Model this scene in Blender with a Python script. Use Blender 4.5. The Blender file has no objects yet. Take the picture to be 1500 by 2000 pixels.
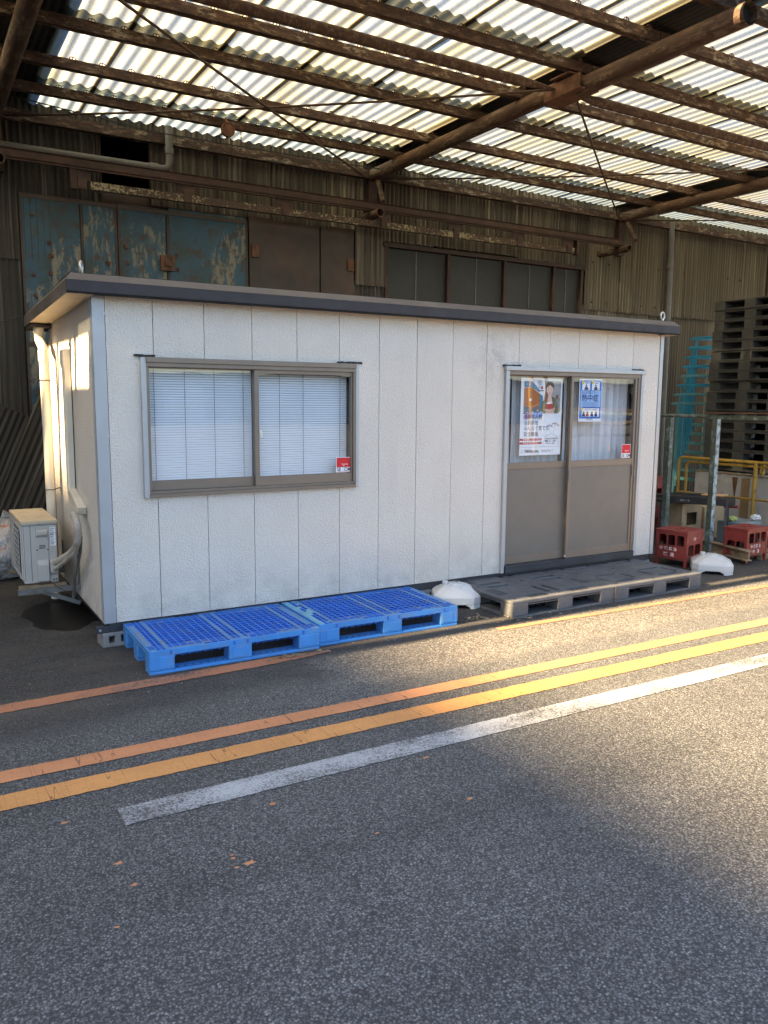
import bpy, bmesh, math, random
from mathutils import Vector, Matrix
R = math.radians
random.seed(7)
SC = bpy.context.scene
COL = SC.collection

# ------------------------------------------------------------------ camera
cam_d = bpy.data.cameras.new('camera')
cam = bpy.data.objects.new('camera', cam_d); COL.objects.link(cam); SC.camera = cam
cam_d.sensor_fit = 'VERTICAL'; cam_d.sensor_height = 24.0; cam_d.lens = 1571.3 / 2000 * 24.0
cam_d.clip_start = 0.05; cam_d.clip_end = 3000
_r = Vector((0.86114, -0.50831, 0.00776)); _u = Vector((0.06361, 0.12288, 0.99038)); _f = Vector((0.50438, 0.85236, -0.13815))
M = Matrix((( _r.x, _u.x, -_f.x, -1.0947), (_r.y, _u.y, -_f.y, -5.4492), (_r.z, _u.z, -_f.z, 1.6678), (0, 0, 0, 1)))
cam.matrix_world = M
SC.render.resolution_x = 768; SC.render.resolution_y = 1024

# ------------------------------------------------------------------ light
SUN_EL = R(35); SUN_DY = 0.090          # sun stands to the left (-x), a touch on the camera's side
world = bpy.data.worlds.new('World'); SC.world = world; world.use_nodes = True
_nt = world.node_tree
_sky = _nt.nodes.new('ShaderNodeTexSky'); _sky.sky_type = 'NISHITA'; _sky.sun_disc = False
_sky.sun_elevation = SUN_EL; _sky.sun_rotation = R(-90) - SUN_DY
_sky.air_density = 1.0; _sky.dust_density = 1.5
_nt.links.new(_sky.outputs[0], _nt.nodes['Background'].inputs[0]); _nt.nodes['Background'].inputs[1].default_value = 0.068
sun_d = bpy.data.lights.new('sun', 'SUN'); sun_d.energy = 4.6; sun_d.angle = R(0.53); sun_d.color = (1.0, 0.72, 0.40)
sun = bpy.data.objects.new('sun', sun_d); COL.objects.link(sun)
sun.rotation_euler = Vector((math.cos(SUN_EL), SUN_DY, -math.sin(SUN_EL))).to_track_quat('-Z', 'Y').to_euler()
SC.view_settings.view_transform = 'Standard'; SC.view_settings.look = 'None'
SC.view_settings.exposure = 3.15; SC.view_settings.gamma = 1; SC.view_settings.use_curve_mapping = False
SC.cycles.max_bounces = 10; SC.cycles.transparent_max_bounces = 16
SC.cycles.sample_clamp_indirect = 6

# ------------------------------------------------------------------ materials
class NT:
    def __init__(s, name):
        s.m = bpy.data.materials.new(name); s.m.use_nodes = True; s.t = s.m.node_tree; s.n = s.t.nodes
        s.b = s.n['Principled BSDF']; s.out = s.n['Material Output']
        s.co = s.n.new('ShaderNodeTexCoord').outputs['Object']
        s.rnd = s.n.new('ShaderNodeObjectInfo').outputs['Random']
    def L(s, a, b): s.t.links.new(a, b)
    def vec(s, scale=(1, 1, 1), off=True, rot=(0, 0, 0), seed=0):
        mp = s.n.new('ShaderNodeMapping'); mp.inputs['Scale'].default_value = scale; mp.inputs['Rotation'].default_value = rot
        src = s.co
        if off:
            a = s.n.new('ShaderNodeVectorMath'); a.operation = 'MULTIPLY_ADD'
            cx = s.n.new('ShaderNodeCombineXYZ')
            for i in range(3): s.L(s.rnd, cx.inputs[i])
            s.L(cx.outputs[0], a.inputs[0]); a.inputs[1].default_value = (37.3, 21.7, 53.1); s.L(s.co, a.inputs[2]); src = a.outputs[0]
        s.L(src, mp.inputs['Vector']); mp.inputs['Location'].default_value = (seed * 1.7, seed * 3.1, seed * 0.9)
        return mp.outputs[0]
    def noise(s, v, scale, detail=4, rough=.55, dist=0):
        t = s.n.new('ShaderNodeTexNoise'); t.inputs['Scale'].default_value = scale; t.inputs['Detail'].default_value = detail
        t.inputs['Roughness'].default_value = rough; t.inputs['Distortion'].default_value = dist; s.L(v, t.inputs['Vector']); return t.outputs['Fac']
    def voro(s, v, scale, out='Distance', feat='F1'):
        t = s.n.new('ShaderNodeTexVoronoi'); t.feature = feat; t.inputs['Scale'].default_value = scale; s.L(v, t.inputs['Vector']); return t.outputs[out]
    def ramp(s, f, stops, interp='LINEAR'):
        r = s.n.new('ShaderNodeValToRGB'); cr = r.color_ramp; cr.interpolation = interp
        while len(cr.elements) < len(stops): cr.elements.new(.5)
        for e, (p, c) in zip(cr.elements, stops):
            e.position = p; e.color = (*c, 1) if isinstance(c, tuple) else (c, c, c, 1)
        s.L(f, r.inputs[0]); return r.outputs[0]
    def mix(s, f, a, b, mode='MIX'):
        x = s.n.new('ShaderNodeMix'); x.data_type = 'RGBA'; x.blend_type = mode
        for ix, v in ((0, f), (6, a), (7, b)):
            sock = x.inputs[ix]
            if isinstance(v, (int, float)): sock.default_value = v if ix == 0 else (v, v, v, 1)
            elif isinstance(v, tuple): sock.default_value = (*v, 1)
            else: s.L(v, sock)
        return x.outputs[2]
    def math(s, op, a, b=0.0):
        x = s.n.new('ShaderNodeMath'); x.operation = op
        for sock, v in ((x.inputs[0], a), (x.inputs[1], b)):
            if isinstance(v, (int, float)): sock.default_value = v
            else: s.L(v, sock)
        return x.outputs[0]
    def sep(s, v=None):
        x = s.n.new('ShaderNodeSeparateXYZ'); s.L(v or s.co, x.inputs[0]); return x.outputs
    def bump(s, h, strength=.3, dist=.01):
        x = s.n.new('ShaderNodeBump'); x.inputs['Strength'].default_value = strength; x.inputs['Distance'].default_value = dist
        s.L(h, x.inputs['Height']); s.L(x.outputs[0], s.b.inputs['Normal']); return x
    def set(s, color=None, rough=None, metal=None, spec=None):
        for k, v in (('Base Color', color), ('Roughness', rough), ('Metallic', metal), ('Specular IOR Level', spec)):
            if v is None: continue
            if isinstance(v, (int, float)): s.b.inputs[k].default_value = v
            elif isinstance(v, tuple): s.b.inputs[k].default_value = (*v, 1)
            else: s.L(v, s.b.inputs[k])
        return s.m

def plain(name, c, rough=.5, metal=0.0, var=.12, scale=6, bump=0.0, bs=60, dirt=None, dscale=3, dlo=.5, dhi=.75):
    t = NT(name)
    n = t.noise(t.vec(), scale, 5)
    c2 = tuple(x * (1 - var) for x in c); c3 = tuple(min(1, x * (1 + var)) for x in c)
    col = t.ramp(n, [(.3, c2), (.7, c3)])
    if dirt:
        d = t.noise(t.vec(seed=3), dscale, 8, .65)
        col = t.mix(t.ramp(d, [(dlo, 0.0), (dhi, 1.0)]), col, dirt)
    t.set(col, t.ramp(t.noise(t.vec(seed=5), scale * 2, 3), [(.3, max(0, rough - .08)), (.7, min(1, rough + .08))]), metal)
    if bump: t.bump(t.noise(t.vec(seed=2), bs, 4), bump, .004)
    return t.m

MAT = {}
MAT['trim_alu'] = plain('pale_aluminium_trim', (.37, .385, .40), .38, .25, .05)
MAT['bronze'] = plain('bronze_aluminium', (.19, .155, .125), .42, .35, .06)
MAT['bronze_panel'] = plain('bronze_door_panel', (.145, .132, .115), .45, .15, .05)
MAT['roof_dark'] = plain('dark_roof_flashing', (.023, .018, .020), .62, .0, .12)
MAT['roof_top'] = plain('brown_grey_flashing', (.105, .090, .083), .55, .05, .1)
MAT['soffit'] = plain('cream_soffit', (.42, .36, .27), .6, 0, .08)
MAT['black'] = plain('black_void', (.006, .006, .006), .95, 0, .1)
MAT['dark_steel'] = plain('dark_steel', (.045, .048, .055), .5, .4, .2, bump=.2)
MAT['blue_plastic'] = plain('blue_pallet_plastic', (.050, .225, .56), .46, 0, .10, dirt=(.17, .22, .27), dscale=7, dlo=.50, dhi=.80)
MAT['blue_deep'] = plain('deep_blue_pallet_plastic', (.018, .105, .52), .45, 0, .12, dirt=(.12, .17, .26), dscale=8, dlo=.50, dhi=.85)  # deeper blue on deck ribs and front slots
MAT['blue_mid'] = plain('blue_pallet_ribs', (.035, .165, .56), .45, 0, .12, dirt=(.14, .19, .26), dscale=8, dlo=.48, dhi=.82)
MAT['blue_chalk'] = plain('chalked_blue_plastic', (.16, .36, .46), .65, 0, .15, dirt=(.08, .24, .44), dscale=9, dlo=.45, dhi=.7)
MAT['blue_pale'] = plain('chalky_blue_plastic', (.085, .21, .42), .6, 0, .1, dirt=(.17, .185, .19), dscale=9, dlo=.45, dhi=.72)
MAT['grey_plastic'] = plain('charcoal_pallet_plastic', (.082, .087, .094), .65, 0, .18, scale=9, dirt=(.130, .133, .135), dscale=5, dlo=.5, dhi=.85, bump=.15)
MAT['grey_dark'] = plain('dark_recess_plastic', (.012, .012, .013), .7, 0, .2)
MAT['stack_plastic'] = plain('weathered_black_pallet_plastic', (.043, .043, .039), .65, 0, .2, scale=7, dirt=(.085, .082, .072), dscale=4, dlo=.5, dhi=.85)
MAT['white_plastic'] = plain('white_base_plastic', (.50, .51, .51), .42, 0, .05, dirt=(.34, .32, .28), dscale=9, dlo=.52, dhi=.85)
MAT['ac_body'] = plain('ivory_painted_metal', (.42, .40, .365), .45, 0, .05, dirt=(.26, .23, .19), dscale=6, dlo=.58, dhi=.95)
MAT['ac_lid'] = plain('warm_ivory_lid', (.50, .43, .31), .55, 0, .07, dirt=(.34, .27, .17), dscale=7, dlo=.5, dhi=.9)  # lid paler and yellower than the casing
MAT['ivory_pvc'] = plain('ivory_pvc', (.62, .57, .46), .4, 0, .05, dirt=(.34, .27, .17), dscale=4, dlo=.58, dhi=.9)
MAT['hose'] = plain('taped_pipe_insulation', (.40, .36, .30), .65, 0, .1, scale=14, bump=.3, bs=40, dirt=(.22, .19, .15), dscale=12)
MAT['grey_pvc'] = plain('grey_pvc_pipe', (.105, .10, .092), .5, 0, .12, dirt=(.05, .045, .04), dscale=4)
MAT['galv'] = plain('galvanised_steel', (.17, .17, .165), .55, .4, .15, dirt=(.10, .08, .06), dscale=7)
MAT['crate_red'] = plain('faded_red_crate_plastic', (.20, .030, .024), .5, 0, .13, scale=8, dirt=(.24, .075, .06), dscale=11, dlo=.5, dhi=.9)
MAT['crate_in'] = plain('dark_red_inside', (.07, .016, .013), .7, 0, .2)
MAT['print_white'] = plain('chipped_white_print', (.66, .58, .58), .6, 0, .1, dirt=(.27, .055, .045), dscale=70, dlo=.52, dhi=.58)
MAT['paper'] = plain('white_paper', (.78, .79, .80), .6, 0, .02)
MAT['cardboard'] = plain('brown_cardboard', (.36, .26, .15), .85, 0, .08, dirt=(.22, .16, .1), dscale=5)
MAT['wood'] = plain('old_timber', (.22, .165, .10), .8, 0, .25, scale=10, dirt=(.10, .075, .05), dscale=6)
MAT['wood_handle'] = plain('light_wood_handle', (.50, .28, .12), .55, 0, .12)
MAT['yellow_paint'] = plain('dull_yellow_rail_paint', (.31, .195, .030), .5, 0, .12, dirt=(.16, .09, .035), dscale=16, dlo=.54, dhi=.66)
MAT['black_paint'] = plain('black_painted_steel', (.014, .014, .016), .45, .1, .2, dirt=(.05, .045, .04), dscale=8)
MAT['concrete'] = plain('pale_concrete', (.36, .35, .33), .85, 0, .12, scale=4, bump=.4, bs=40, dirt=(.16, .14, .12), dscale=3, dlo=.52, dhi=.8)
MAT['block'] = plain('grey_concrete_block', (.22, .215, .205), .9, 0, .15, scale=14, bump=.8, bs=90)
MAT['tape'] = plain('brown_packing_tape', (.24, .165, .09), .4, 0, .1)
MAT['curtain'] = plain('pale_curtain_cloth', (.56, .58, .60), .85, 0, .05)
MAT['blind'] = plain('white_blind_slat', (.87, .87, .86), .45, 0, .03)
MAT['blue_steel'] = plain('turquoise_rack_paint', (.026, .215, .38), .45, .1, .15, dirt=(.05, .12, .16), dscale=9, dlo=.55, dhi=.8)
MAT['blue_steel_dirty'] = plain('dusty_turquoise_paint', (.085, .26, .32), .6, .1, .15, dirt=(.12, .10, .07), dscale=11, dlo=.5, dhi=.7)
MAT['green_peel'] = plain('peeling_green_paint', (.075, .090, .065), .65, .1, .25, scale=18, dirt=(.20, .25, .25), dscale=9, dlo=.52, dhi=.66)
MAT['pale_peel'] = plain('flaking_pale_blue_paint', (.27, .34, .37), .65, 0, .15, scale=10, dirt=(.085, .085, .06), dscale=13, dlo=.44, dhi=.60)
MAT['rust'] = plain('rusty_steel', (.115, .052, .028), .85, .1, .35, scale=14, bump=.5, bs=60, dirt=(.035, .02, .014), dscale=9, dlo=.5, dhi=.7)
MAT['dark_brown_steel'] = plain('dark_brown_painted_steel', (.038, .018, .012), .7, .1, .3, scale=9, dirt=(.080, .036, .017), dscale=5, dlo=.5, dhi=.8)
MAT['rope'] = plain('rusty_rod', (.060, .036, .024), .8, .1, .3, scale=30)
MAT['rubber'] = plain('black_rubber', (.012, .012, .012), .6)
MAT['opaque_roof'] = plain('dark_sheet_metal', (.030, .030, .028), .6, .3, .2)
MAT['metal_bright'] = plain('zinc_plated_metal', (.55, .55, .52), .35, .6, .08)

def flat(name, c, rough=.5): return plain(name, c, rough, 0, .01)

def m_stucco(name, c):
    t = NT(name)
    v = t.vec(off=False)
    w = t.noise(t.vec(seed=4), 1.6, 5, .6)
    streak = t.noise(t.vec((9, 9, .7), seed=8), 1.0, 5, .6)
    col = t.ramp(w, [(.3, tuple(x * .95 for x in c)), (.7, tuple(min(1, x * 1.03) for x in c))])
    col = t.mix(t.ramp(streak, [(.55, 0.0), (.85, .35)]), col, tuple(x * .78 for x in c))
    # splash dirt low on the wall and a grubby mark between window and door
    z = t.sep()[2]
    n = t.noise(t.vec(off=False, seed=6), 5, 8, .7)
    low = t.math('MULTIPLY', t.ramp(z, [(.17, 1.0), (.55, 0.0)]), t.ramp(n, [(.4, 0.0), (.7, .6)]))
    col = t.mix(low, col, (.26, .25, .24))
    geo = t.n.new('ShaderNodeVectorMath'); geo.operation = 'DISTANCE'; t.L(t.co, geo.inputs[0]); geo.inputs[1].default_value = (3.2, 0, 2.02)
    sm = t.math('MULTIPLY', t.ramp(geo.outputs['Value'], [(.05, .38), (.33, 0.0)]), t.ramp(t.noise(t.vec(off=False, seed=9), 14, 8, .7), [(.42, 0.0), (.62, 1.0)]))
    col = t.mix(sm, col, (.20, .195, .19))
    t.set(col, .75)
    h = t.mix(.5, t.noise(v, 110, 3, .6), t.voro(v, 95))
    t.bump(h, 1.0, .0085)
    return t.m
MAT['stucco'] = m_stucco('stucco_panel', (.61, .567, .505))

def m_beam():
    t = NT('peeling_rusty_beam')
    a = t.noise(t.vec((1.6, 5, 5)), 3.2, 10, .72)
    b = t.noise(t.vec((2.6, 8, 8), seed=3), 4.6, 10, .75)
    c = t.noise(t.vec((4, 14, 14), seed=6), 5.0, 8, .75)
    col = t.ramp(a, [(.36, (.022, .011, .007)), (.46, (.062, .031, .018)), (.53, (.10, .056, .032)), (.58, (.21, .175, .13)), (.70, (.25, .22, .17))])
    col = t.mix(t.ramp(b, [(.485, 0.0), (.515, .95)]), col, (.030, .016, .010))
    col = t.mix(t.ramp(c, [(.56, 0.0), (.62, .8)]), col, (.115, .05, .022))
    t.set(col, .8); t.bump(b, .6, .006)
    return t.m
MAT['beam'] = m_beam()

def m_pipe():
    t = NT('rust_streaked_pipe')
    a = t.noise(t.vec((7, 1.2, 7)), 2.4, 9, .68)
    b = t.noise(t.vec((9, 3, 9), seed=3), 4, 9, .7)
    col = t.ramp(a, [(.32, (.028, .014, .009)), (.5, (.070, .036, .021)), (.60, (.14, .10, .065)), (.75, (.06, .03, .016))])
    col = t.mix(t.ramp(b, [(.50, 0.0), (.56, 1.0)]), col, (.05, .024, .013))
    t.set(col, .8); t.bump(b, .5, .006)
    return t.m
MAT['pipe'] = m_pipe()

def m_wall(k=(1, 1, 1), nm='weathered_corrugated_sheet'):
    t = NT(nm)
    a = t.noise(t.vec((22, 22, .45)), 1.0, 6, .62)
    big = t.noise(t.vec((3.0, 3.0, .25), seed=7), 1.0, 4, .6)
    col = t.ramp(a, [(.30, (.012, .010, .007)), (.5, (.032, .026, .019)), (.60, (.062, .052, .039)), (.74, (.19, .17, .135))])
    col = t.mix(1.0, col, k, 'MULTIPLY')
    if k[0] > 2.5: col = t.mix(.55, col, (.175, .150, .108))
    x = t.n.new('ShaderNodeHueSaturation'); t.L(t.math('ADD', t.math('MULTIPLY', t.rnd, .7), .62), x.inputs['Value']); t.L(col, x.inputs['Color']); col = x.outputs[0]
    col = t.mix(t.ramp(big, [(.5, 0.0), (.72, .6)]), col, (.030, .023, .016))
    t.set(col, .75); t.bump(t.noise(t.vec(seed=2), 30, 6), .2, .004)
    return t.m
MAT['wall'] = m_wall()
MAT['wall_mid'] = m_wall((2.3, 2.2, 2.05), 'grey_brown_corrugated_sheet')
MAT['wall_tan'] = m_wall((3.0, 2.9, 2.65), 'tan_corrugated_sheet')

def m_bluedoor():
    t = NT('scuffed_blue_door_paint')
    a = t.noise(t.vec((2.2, 2, 1.6), seed=1), 1.3, 9, .62, .4)
    st = t.noise(t.vec((6, 6, 1.6), seed=2), 1.8, 10, .75, .5)
    rs = t.noise(t.vec((3, 3, 3), seed=3), 2.5, 9, .7)
    col = t.ramp(a, [(.3, (.012, .026, .030)), (.45, (.022, .048, .055)), (.58, (.018, .062, .095)), (.68, (.030, .055, .058)), (.8, (.10, .12, .11))])
    patch = t.math('MULTIPLY', t.ramp(st, [(.49, 0.0), (.54, .95)]), t.ramp(t.noise(t.vec(seed=11), 1.6, 6), [(.49, 0.0), (.54, 1.0)]))
    col = t.mix(patch, col, (.17, .145, .095))
    col = t.mix(t.ramp(rs, [(.53, 0.0), (.62, .9)]), col, (.045, .024, .013))
    t.set(col, .6); t.bump(rs, .4, .006)
    return t.m
MAT['blue_door'] = m_bluedoor()
MAT['brown_door'] = plain('brown_steel_door', (.050, .027, .016), .6, .1, .4, scale=2.5, dirt=(.034, .028, .020), dscale=2.2, dlo=.45, dhi=.7, bump=.1)

def m_speckle_rail():
    t = NT('flaking_cream_on_rust')
    n = t.noise(t.vec((1, 1, 1)), 34, 6, .7)
    big = t.noise(t.vec((1.2, 1, 1), seed=3), 1.6, 3)
    f = t.math('GREATER_THAN', t.math('ADD', n, t.math('MULTIPLY', big, .50)), .822)
    t.set(t.mix(f, (.045, .024, .014), (.26, .22, .13)), .75); return t.m
MAT['speckle'] = m_speckle_rail()

SHEET_T = (.40, .42, .425)      # share of light that still gets through the grimy old sheets
def m_roofsheet(nm='weathered_translucent_sheet', over=None, amount=0.0):
    t = NT(nm)
    x, y, z = t.sep()
    age = t.noise(t.vec((3.0, .5, 1)), 1.1, 6, .6)
    streak = t.noise(t.vec((14, .8, 1), seed=4), 1.2, 6, .65)
    fine = t.noise(t.vec((5, 5, 5), seed=6), 12, 6, .7)
    col = t.ramp(age, [(.32, (.60, .70, .80)), (.48, (.76, .78, .74)), (.60, (.80, .74, .54)), (.76, (.64, .57, .37))])
    col = t.mix(t.ramp(streak, [(.5, 0.0), (.8, .55)]), col, (.46, .40, .26))
    col = t.mix(t.ramp(fine, [(.46, 0.0), (.74, .65)]), col, (.36, .31, .20))
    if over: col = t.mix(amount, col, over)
    # grime in the laps: along both long edges and at the two ends (sheet-local coordinates)
    e = t.n.new('ShaderNodeAttribute'); e.attribute_name = 'grime'
    g = t.math('MULTIPLY', e.outputs['Fac'], t.ramp(t.noise(t.vec(seed=8), 8, 6), [(.25, .55), (.7, 1.0)]))
    col = t.mix(g, col, (.13, .085, .035))
    col = t.mix(1.0, col, SHEET_T, 'MULTIPLY')
    tr = t.n.new('ShaderNodeBsdfTranslucent'); t.L(col, tr.inputs['Color'])
    df = t.n.new('ShaderNodeBsdfDiffuse'); t.L(t.mix(.5, col, (.16, .14, .1)), df.inputs['Color'])
    tp = t.n.new('ShaderNodeBsdfTransparent'); tp.inputs['Color'].default_value = (.30, .34, .38, 1)
    m1 = t.n.new('ShaderNodeMixShader'); m1.inputs[0].default_value = .18; t.L(tr.outputs[0], m1.inputs[1]); t.L(df.outputs[0], m1.inputs[2])
    m2 = t.n.new('ShaderNodeMixShader')
    clear = t.ramp(t.noise(t.vec((1.0, .45, 1), seed=12), 1.0, 3), [(.56, .02), (.66, .22)])
    t.L(clear, m2.inputs[0]); t.L(m1.outputs[0], m2.inputs[1]); t.L(tp.outputs[0], m2.inputs[2])
    t.L(m2.outputs[0], t.out.inputs['Surface'])
    return t.m
MAT['sheet'] = m_roofsheet()
MAT['shaded_eave_sheet'] = m_roofsheet('shade_tinted_translucent_sheet', (.52, .66, .74), .75)  # shaded look of the wall-side row is put into this bluish tint

def m_glass(name, tint=(.92, .96, 1.0), rough=.0):
    t = NT(name)
    g = t.n.new('ShaderNodeBsdfGlossy'); g.inputs['Roughness'].default_value = rough + .01
    tp = t.n.new('ShaderNodeBsdfTransparent'); tp.inputs['Color'].default_value = (*tint, 1)
    geo = t.n.new('ShaderNodeNewGeometry'); dp_ = t.n.new('ShaderNodeVectorMath'); dp_.operation = 'DOT_PRODUCT'
    t.L(geo.outputs['Normal'], dp_.inputs[0]); t.L(geo.outputs['Incoming'], dp_.inputs[1])
    c5 = t.math('POWER', t.math('SUBTRACT', 1.0, t.math('ABSOLUTE', dp_.outputs['Value'])), 5.0)
    frs = t.math('ADD', t.math('MULTIPLY', c5, .87), .13)
    bp = t.n.new('ShaderNodeBump'); bp.inputs['Strength'].default_value = .05; bp.inputs['Distance'].default_value = .02
    t.L(t.noise(t.vec(), 2.2, 1), bp.inputs['Height']); t.L(bp.outputs[0], g.inputs['Normal'])
    m = t.n.new('ShaderNodeMixShader'); t.L(frs, m.inputs[0]); t.L(tp.outputs[0], m.inputs[1]); t.L(g.outputs[0], m.inputs[2])
    t.L(m.outputs[0], t.out.inputs['Surface'])
    return t.m
MAT['glass'] = m_glass('window_glass')

def m_wireglass():
    t = NT('grimy_patterned_glass')
    v = t.vec((1, 1, 1), off=False)
    n = t.noise(t.vec(), 1.5, 6)
    t.set(t.ramp(n, [(.3, (.010, .010, .008)), (.7, (.022, .022, .017))]), .45)
    w = t.n.new('ShaderNodeTexWave'); w.wave_type = 'BANDS'; w.bands_direction = 'DIAGONAL'; w.inputs['Scale'].default_value = 22; w.inputs['Distortion'].default_value = .6
    t.L(v, w.inputs['Vector']); t.bump(w.outputs['Fac'], .5, .006)
    return t.m
MAT['wireglass'] = m_wireglass()

def m_ground():
    """coarse road asphalt in front, older finer yard surface towards the hut and a pale sandy repair strip between them"""
    t = NT('asphalt'); v = t.vec(off=False); x, y, z = t.sep()
    wob = t.math('MULTIPLY', t.math('SUBTRACT', t.noise(t.vec(off=False, seed=21), 1.7, 6, .65), .5), .55)
    yy = t.math('ADD', y, wob)
    yard = t.ramp(t.math('ADD', yy, 2.5), [(1.02, 0.0), (1.22, 1.0)]) if False else None
    def smooth(val, lo, hi):
        m = t.n.new('ShaderNodeMapRange'); m.interpolation_type = 'SMOOTHSTEP'; t.L(val, m.inputs[0]); m.inputs[1].default_value = lo; m.inputs[2].default_value = hi; return m.outputs[0]
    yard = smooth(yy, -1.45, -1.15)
    wob2 = t.math('MULTIPLY', t.math('SUBTRACT', t.noise(t.vec(off=False, seed=31), 3.2, 7, .65), .5), .34)
    y2 = t.math('ADD', y, wob2); x2 = t.math('ADD', x, t.math('MULTIPLY', wob2, 3.0))
    patch = t.math('MULTIPLY', t.math('MULTIPLY', smooth(y2, -1.50, -1.40), t.math('SUBTRACT', 1.0, smooth(y2, -.92, -.82))), t.math('MULTIPLY', smooth(x2, .85, 1.25), t.math('SUBTRACT', 1.0, smooth(x2, 6.5, 9.0))))
    def layer(base, tint, k, big_k):
        cell = t.voro(t.vec(off=False, seed=k), big_k, 'Color'); dist = t.voro(t.vec(off=False, seed=k), big_k); cell2 = t.voro(t.vec(off=False, seed=k+5), big_k*2.1, 'Color')
        s1 = t.sep(cell)[0]; s2 = t.sep(cell2)[1]
        stone = t.ramp(s1, [(0.0, tuple(base*.40*q for q in tint)), (.45, tuple(base*.95*q for q in tint)), (.8, tuple(base*1.55*q for q in tint)), (.95, tuple(base*2.1*q for q in tint)), (1.0, tuple(base*2.9*q for q in tint))])
        fine = t.ramp(s2, [(0.0, base*.42), (.7, base*1.1), (1.0, base*2.8)])
        col = t.mix(.42, stone, fine)
        return t.mix(t.ramp(dist, [(.34, 0.0), (.66, .78)]), col, (base*.30, base*.30, base*.31)), s1, dist
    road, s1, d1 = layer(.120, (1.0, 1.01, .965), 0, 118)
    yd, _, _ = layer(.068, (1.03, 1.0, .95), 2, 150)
    pt, _, _ = layer(.155, (1.12, 1.0, .82), 4, 85)
    dust = t.noise(t.vec((.7, 1.8, 1), off=False, seed=9), 1.8, 8, .65)
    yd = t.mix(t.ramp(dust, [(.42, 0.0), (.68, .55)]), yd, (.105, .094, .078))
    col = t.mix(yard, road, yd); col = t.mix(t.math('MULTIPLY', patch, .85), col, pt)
    big = t.noise(t.vec(off=False, seed=2), .55, 6, .6); col = t.mix(1.0, col, t.ramp(big, [(.3, .80), (.55, 1.0), (.75, 1.20)]), 'MULTIPLY')
    # tyre-polished lanes along the road, oil blots, hairline cracks
    lane = t.noise(t.vec((.10, 1.3, 1), off=False, seed=15), 1.6, 4, .5); col = t.mix(1.0, col, t.ramp(lane, [(.35, .86), (.65, 1.10)]), 'MULTIPLY')
    dk = t.noise(t.vec(off=False, seed=13), 2.3, 8, .72); col = t.mix(t.ramp(dk, [(.63, 0.0), (.74, .55)]), col, (.030, .030, .030))
    cr = t.voro(t.vec(off=False, seed=3), 1.1, 'Distance', 'DISTANCE_TO_EDGE')
    crk = t.math('MULTIPLY', t.math('LESS_THAN', t.math('ADD', cr, t.math('MULTIPLY', t.noise(t.vec(off=False, seed=18), 9, 5), .02)), .0125), t.math('MULTIPLY', t.math('ADD', t.math('MULTIPLY', yard, .6), .4), t.ramp(t.noise(t.vec(off=False, seed=19), .9, 2), [(.52, 0.0), (.62, .8)])))
    col = t.mix(crk, col, (.018, .017, .016))
    # kerb-side grime against the pallets and hut
    t.set(col, t.ramp(s1, [(0.0, .70), (1.0, .9)]), 0, .18)
    h = t.math('SUBTRACT', t.math('MULTIPLY', s1, .8), d1)
    t.bump(h, .75, .004)
    return t.m
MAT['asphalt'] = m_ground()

def m_paint(name, c, under=.075, wear=.45, crack=True, grain=90):
    t = NT(name)
    v = t.vec(off=False)
    s1 = t.sep(t.voro(v, 105, 'Color'))[0]
    n = t.noise(v, grain, 6, .7); big = t.noise(t.vec((.8, 2, 1), off=False, seed=3), 2.2, 6, .65)
    f = t.math('ADD', t.math('MULTIPLY', n, .62), t.math('MULTIPLY', big, .38))
    miss = t.ramp(f, [(wear - .03, 0.0), (wear + .05, 1.0)])
    col = t.ramp(big, [(.3, tuple(x * .82 for x in c)), (.7, tuple(min(1, x * 1.08) for x in c))])
    col = t.mix(t.ramp(s1, [(0.0, .35), (.35, 0.0)]), col, tuple(x * .55 for x in c))
    if crack:
        cr = t.noise(t.vec((5.5, .35, 1), off=False, rot=(0, 0, .12), seed=6), 2.0, 3, .5)
        band = t.math('LESS_THAN', t.math('ABSOLUTE', t.math('SUBTRACT', cr, .5)), .0035)
        col = t.mix(t.math('MULTIPLY', band, .75), col, tuple(x * .25 for x in c))
    road = t.ramp(s1, [(0.0, (under * .4,) * 3), (.6, (under,) * 3), (1.0, (under * 2.6,) * 3)])
    t.set(t.mix(miss, road, col), .72)
    t.bump(t.math('ADD', s1, n), .5, .003)
    return t.m
MAT['paint_orange'] = m_paint('worn_orange_line_paint', (.49, .215, .095), wear=.36)
MAT['paint_orange2'] = m_paint('thick_orange_line_paint', (.54, .255, .082), wear=.33)
MAT['paint_faded'] = m_paint('faded_orange_line_paint', (.37, .16, .08), wear=.44, crack=False)
MAT['paint_white'] = m_paint('worn_white_line_paint', (.34, .355, .365), wear=.475, crack=False, grain=120)

def m_bag():
    t = NT('clear_refuse_bag')
    n = t.noise(t.vec((2, 2, 1)), 5, 6, .7, .8)
    col = t.ramp(n, [(.30, (.20, .21, .24)), (.44, (.34, .34, .34)), (.56, (.48, .47, .45)), (.63, (.50, .16, .10)), (.66, (.45, .43, .41)), (.80, (.22, .23, .28))])
    t.set(col, .22); t.bump(t.noise(t.vec((1, 1, .4), seed=4), 9, 5, .6, 1.5), 1.0, .05)
    return t.m
MAT['bag'] = m_bag()

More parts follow.
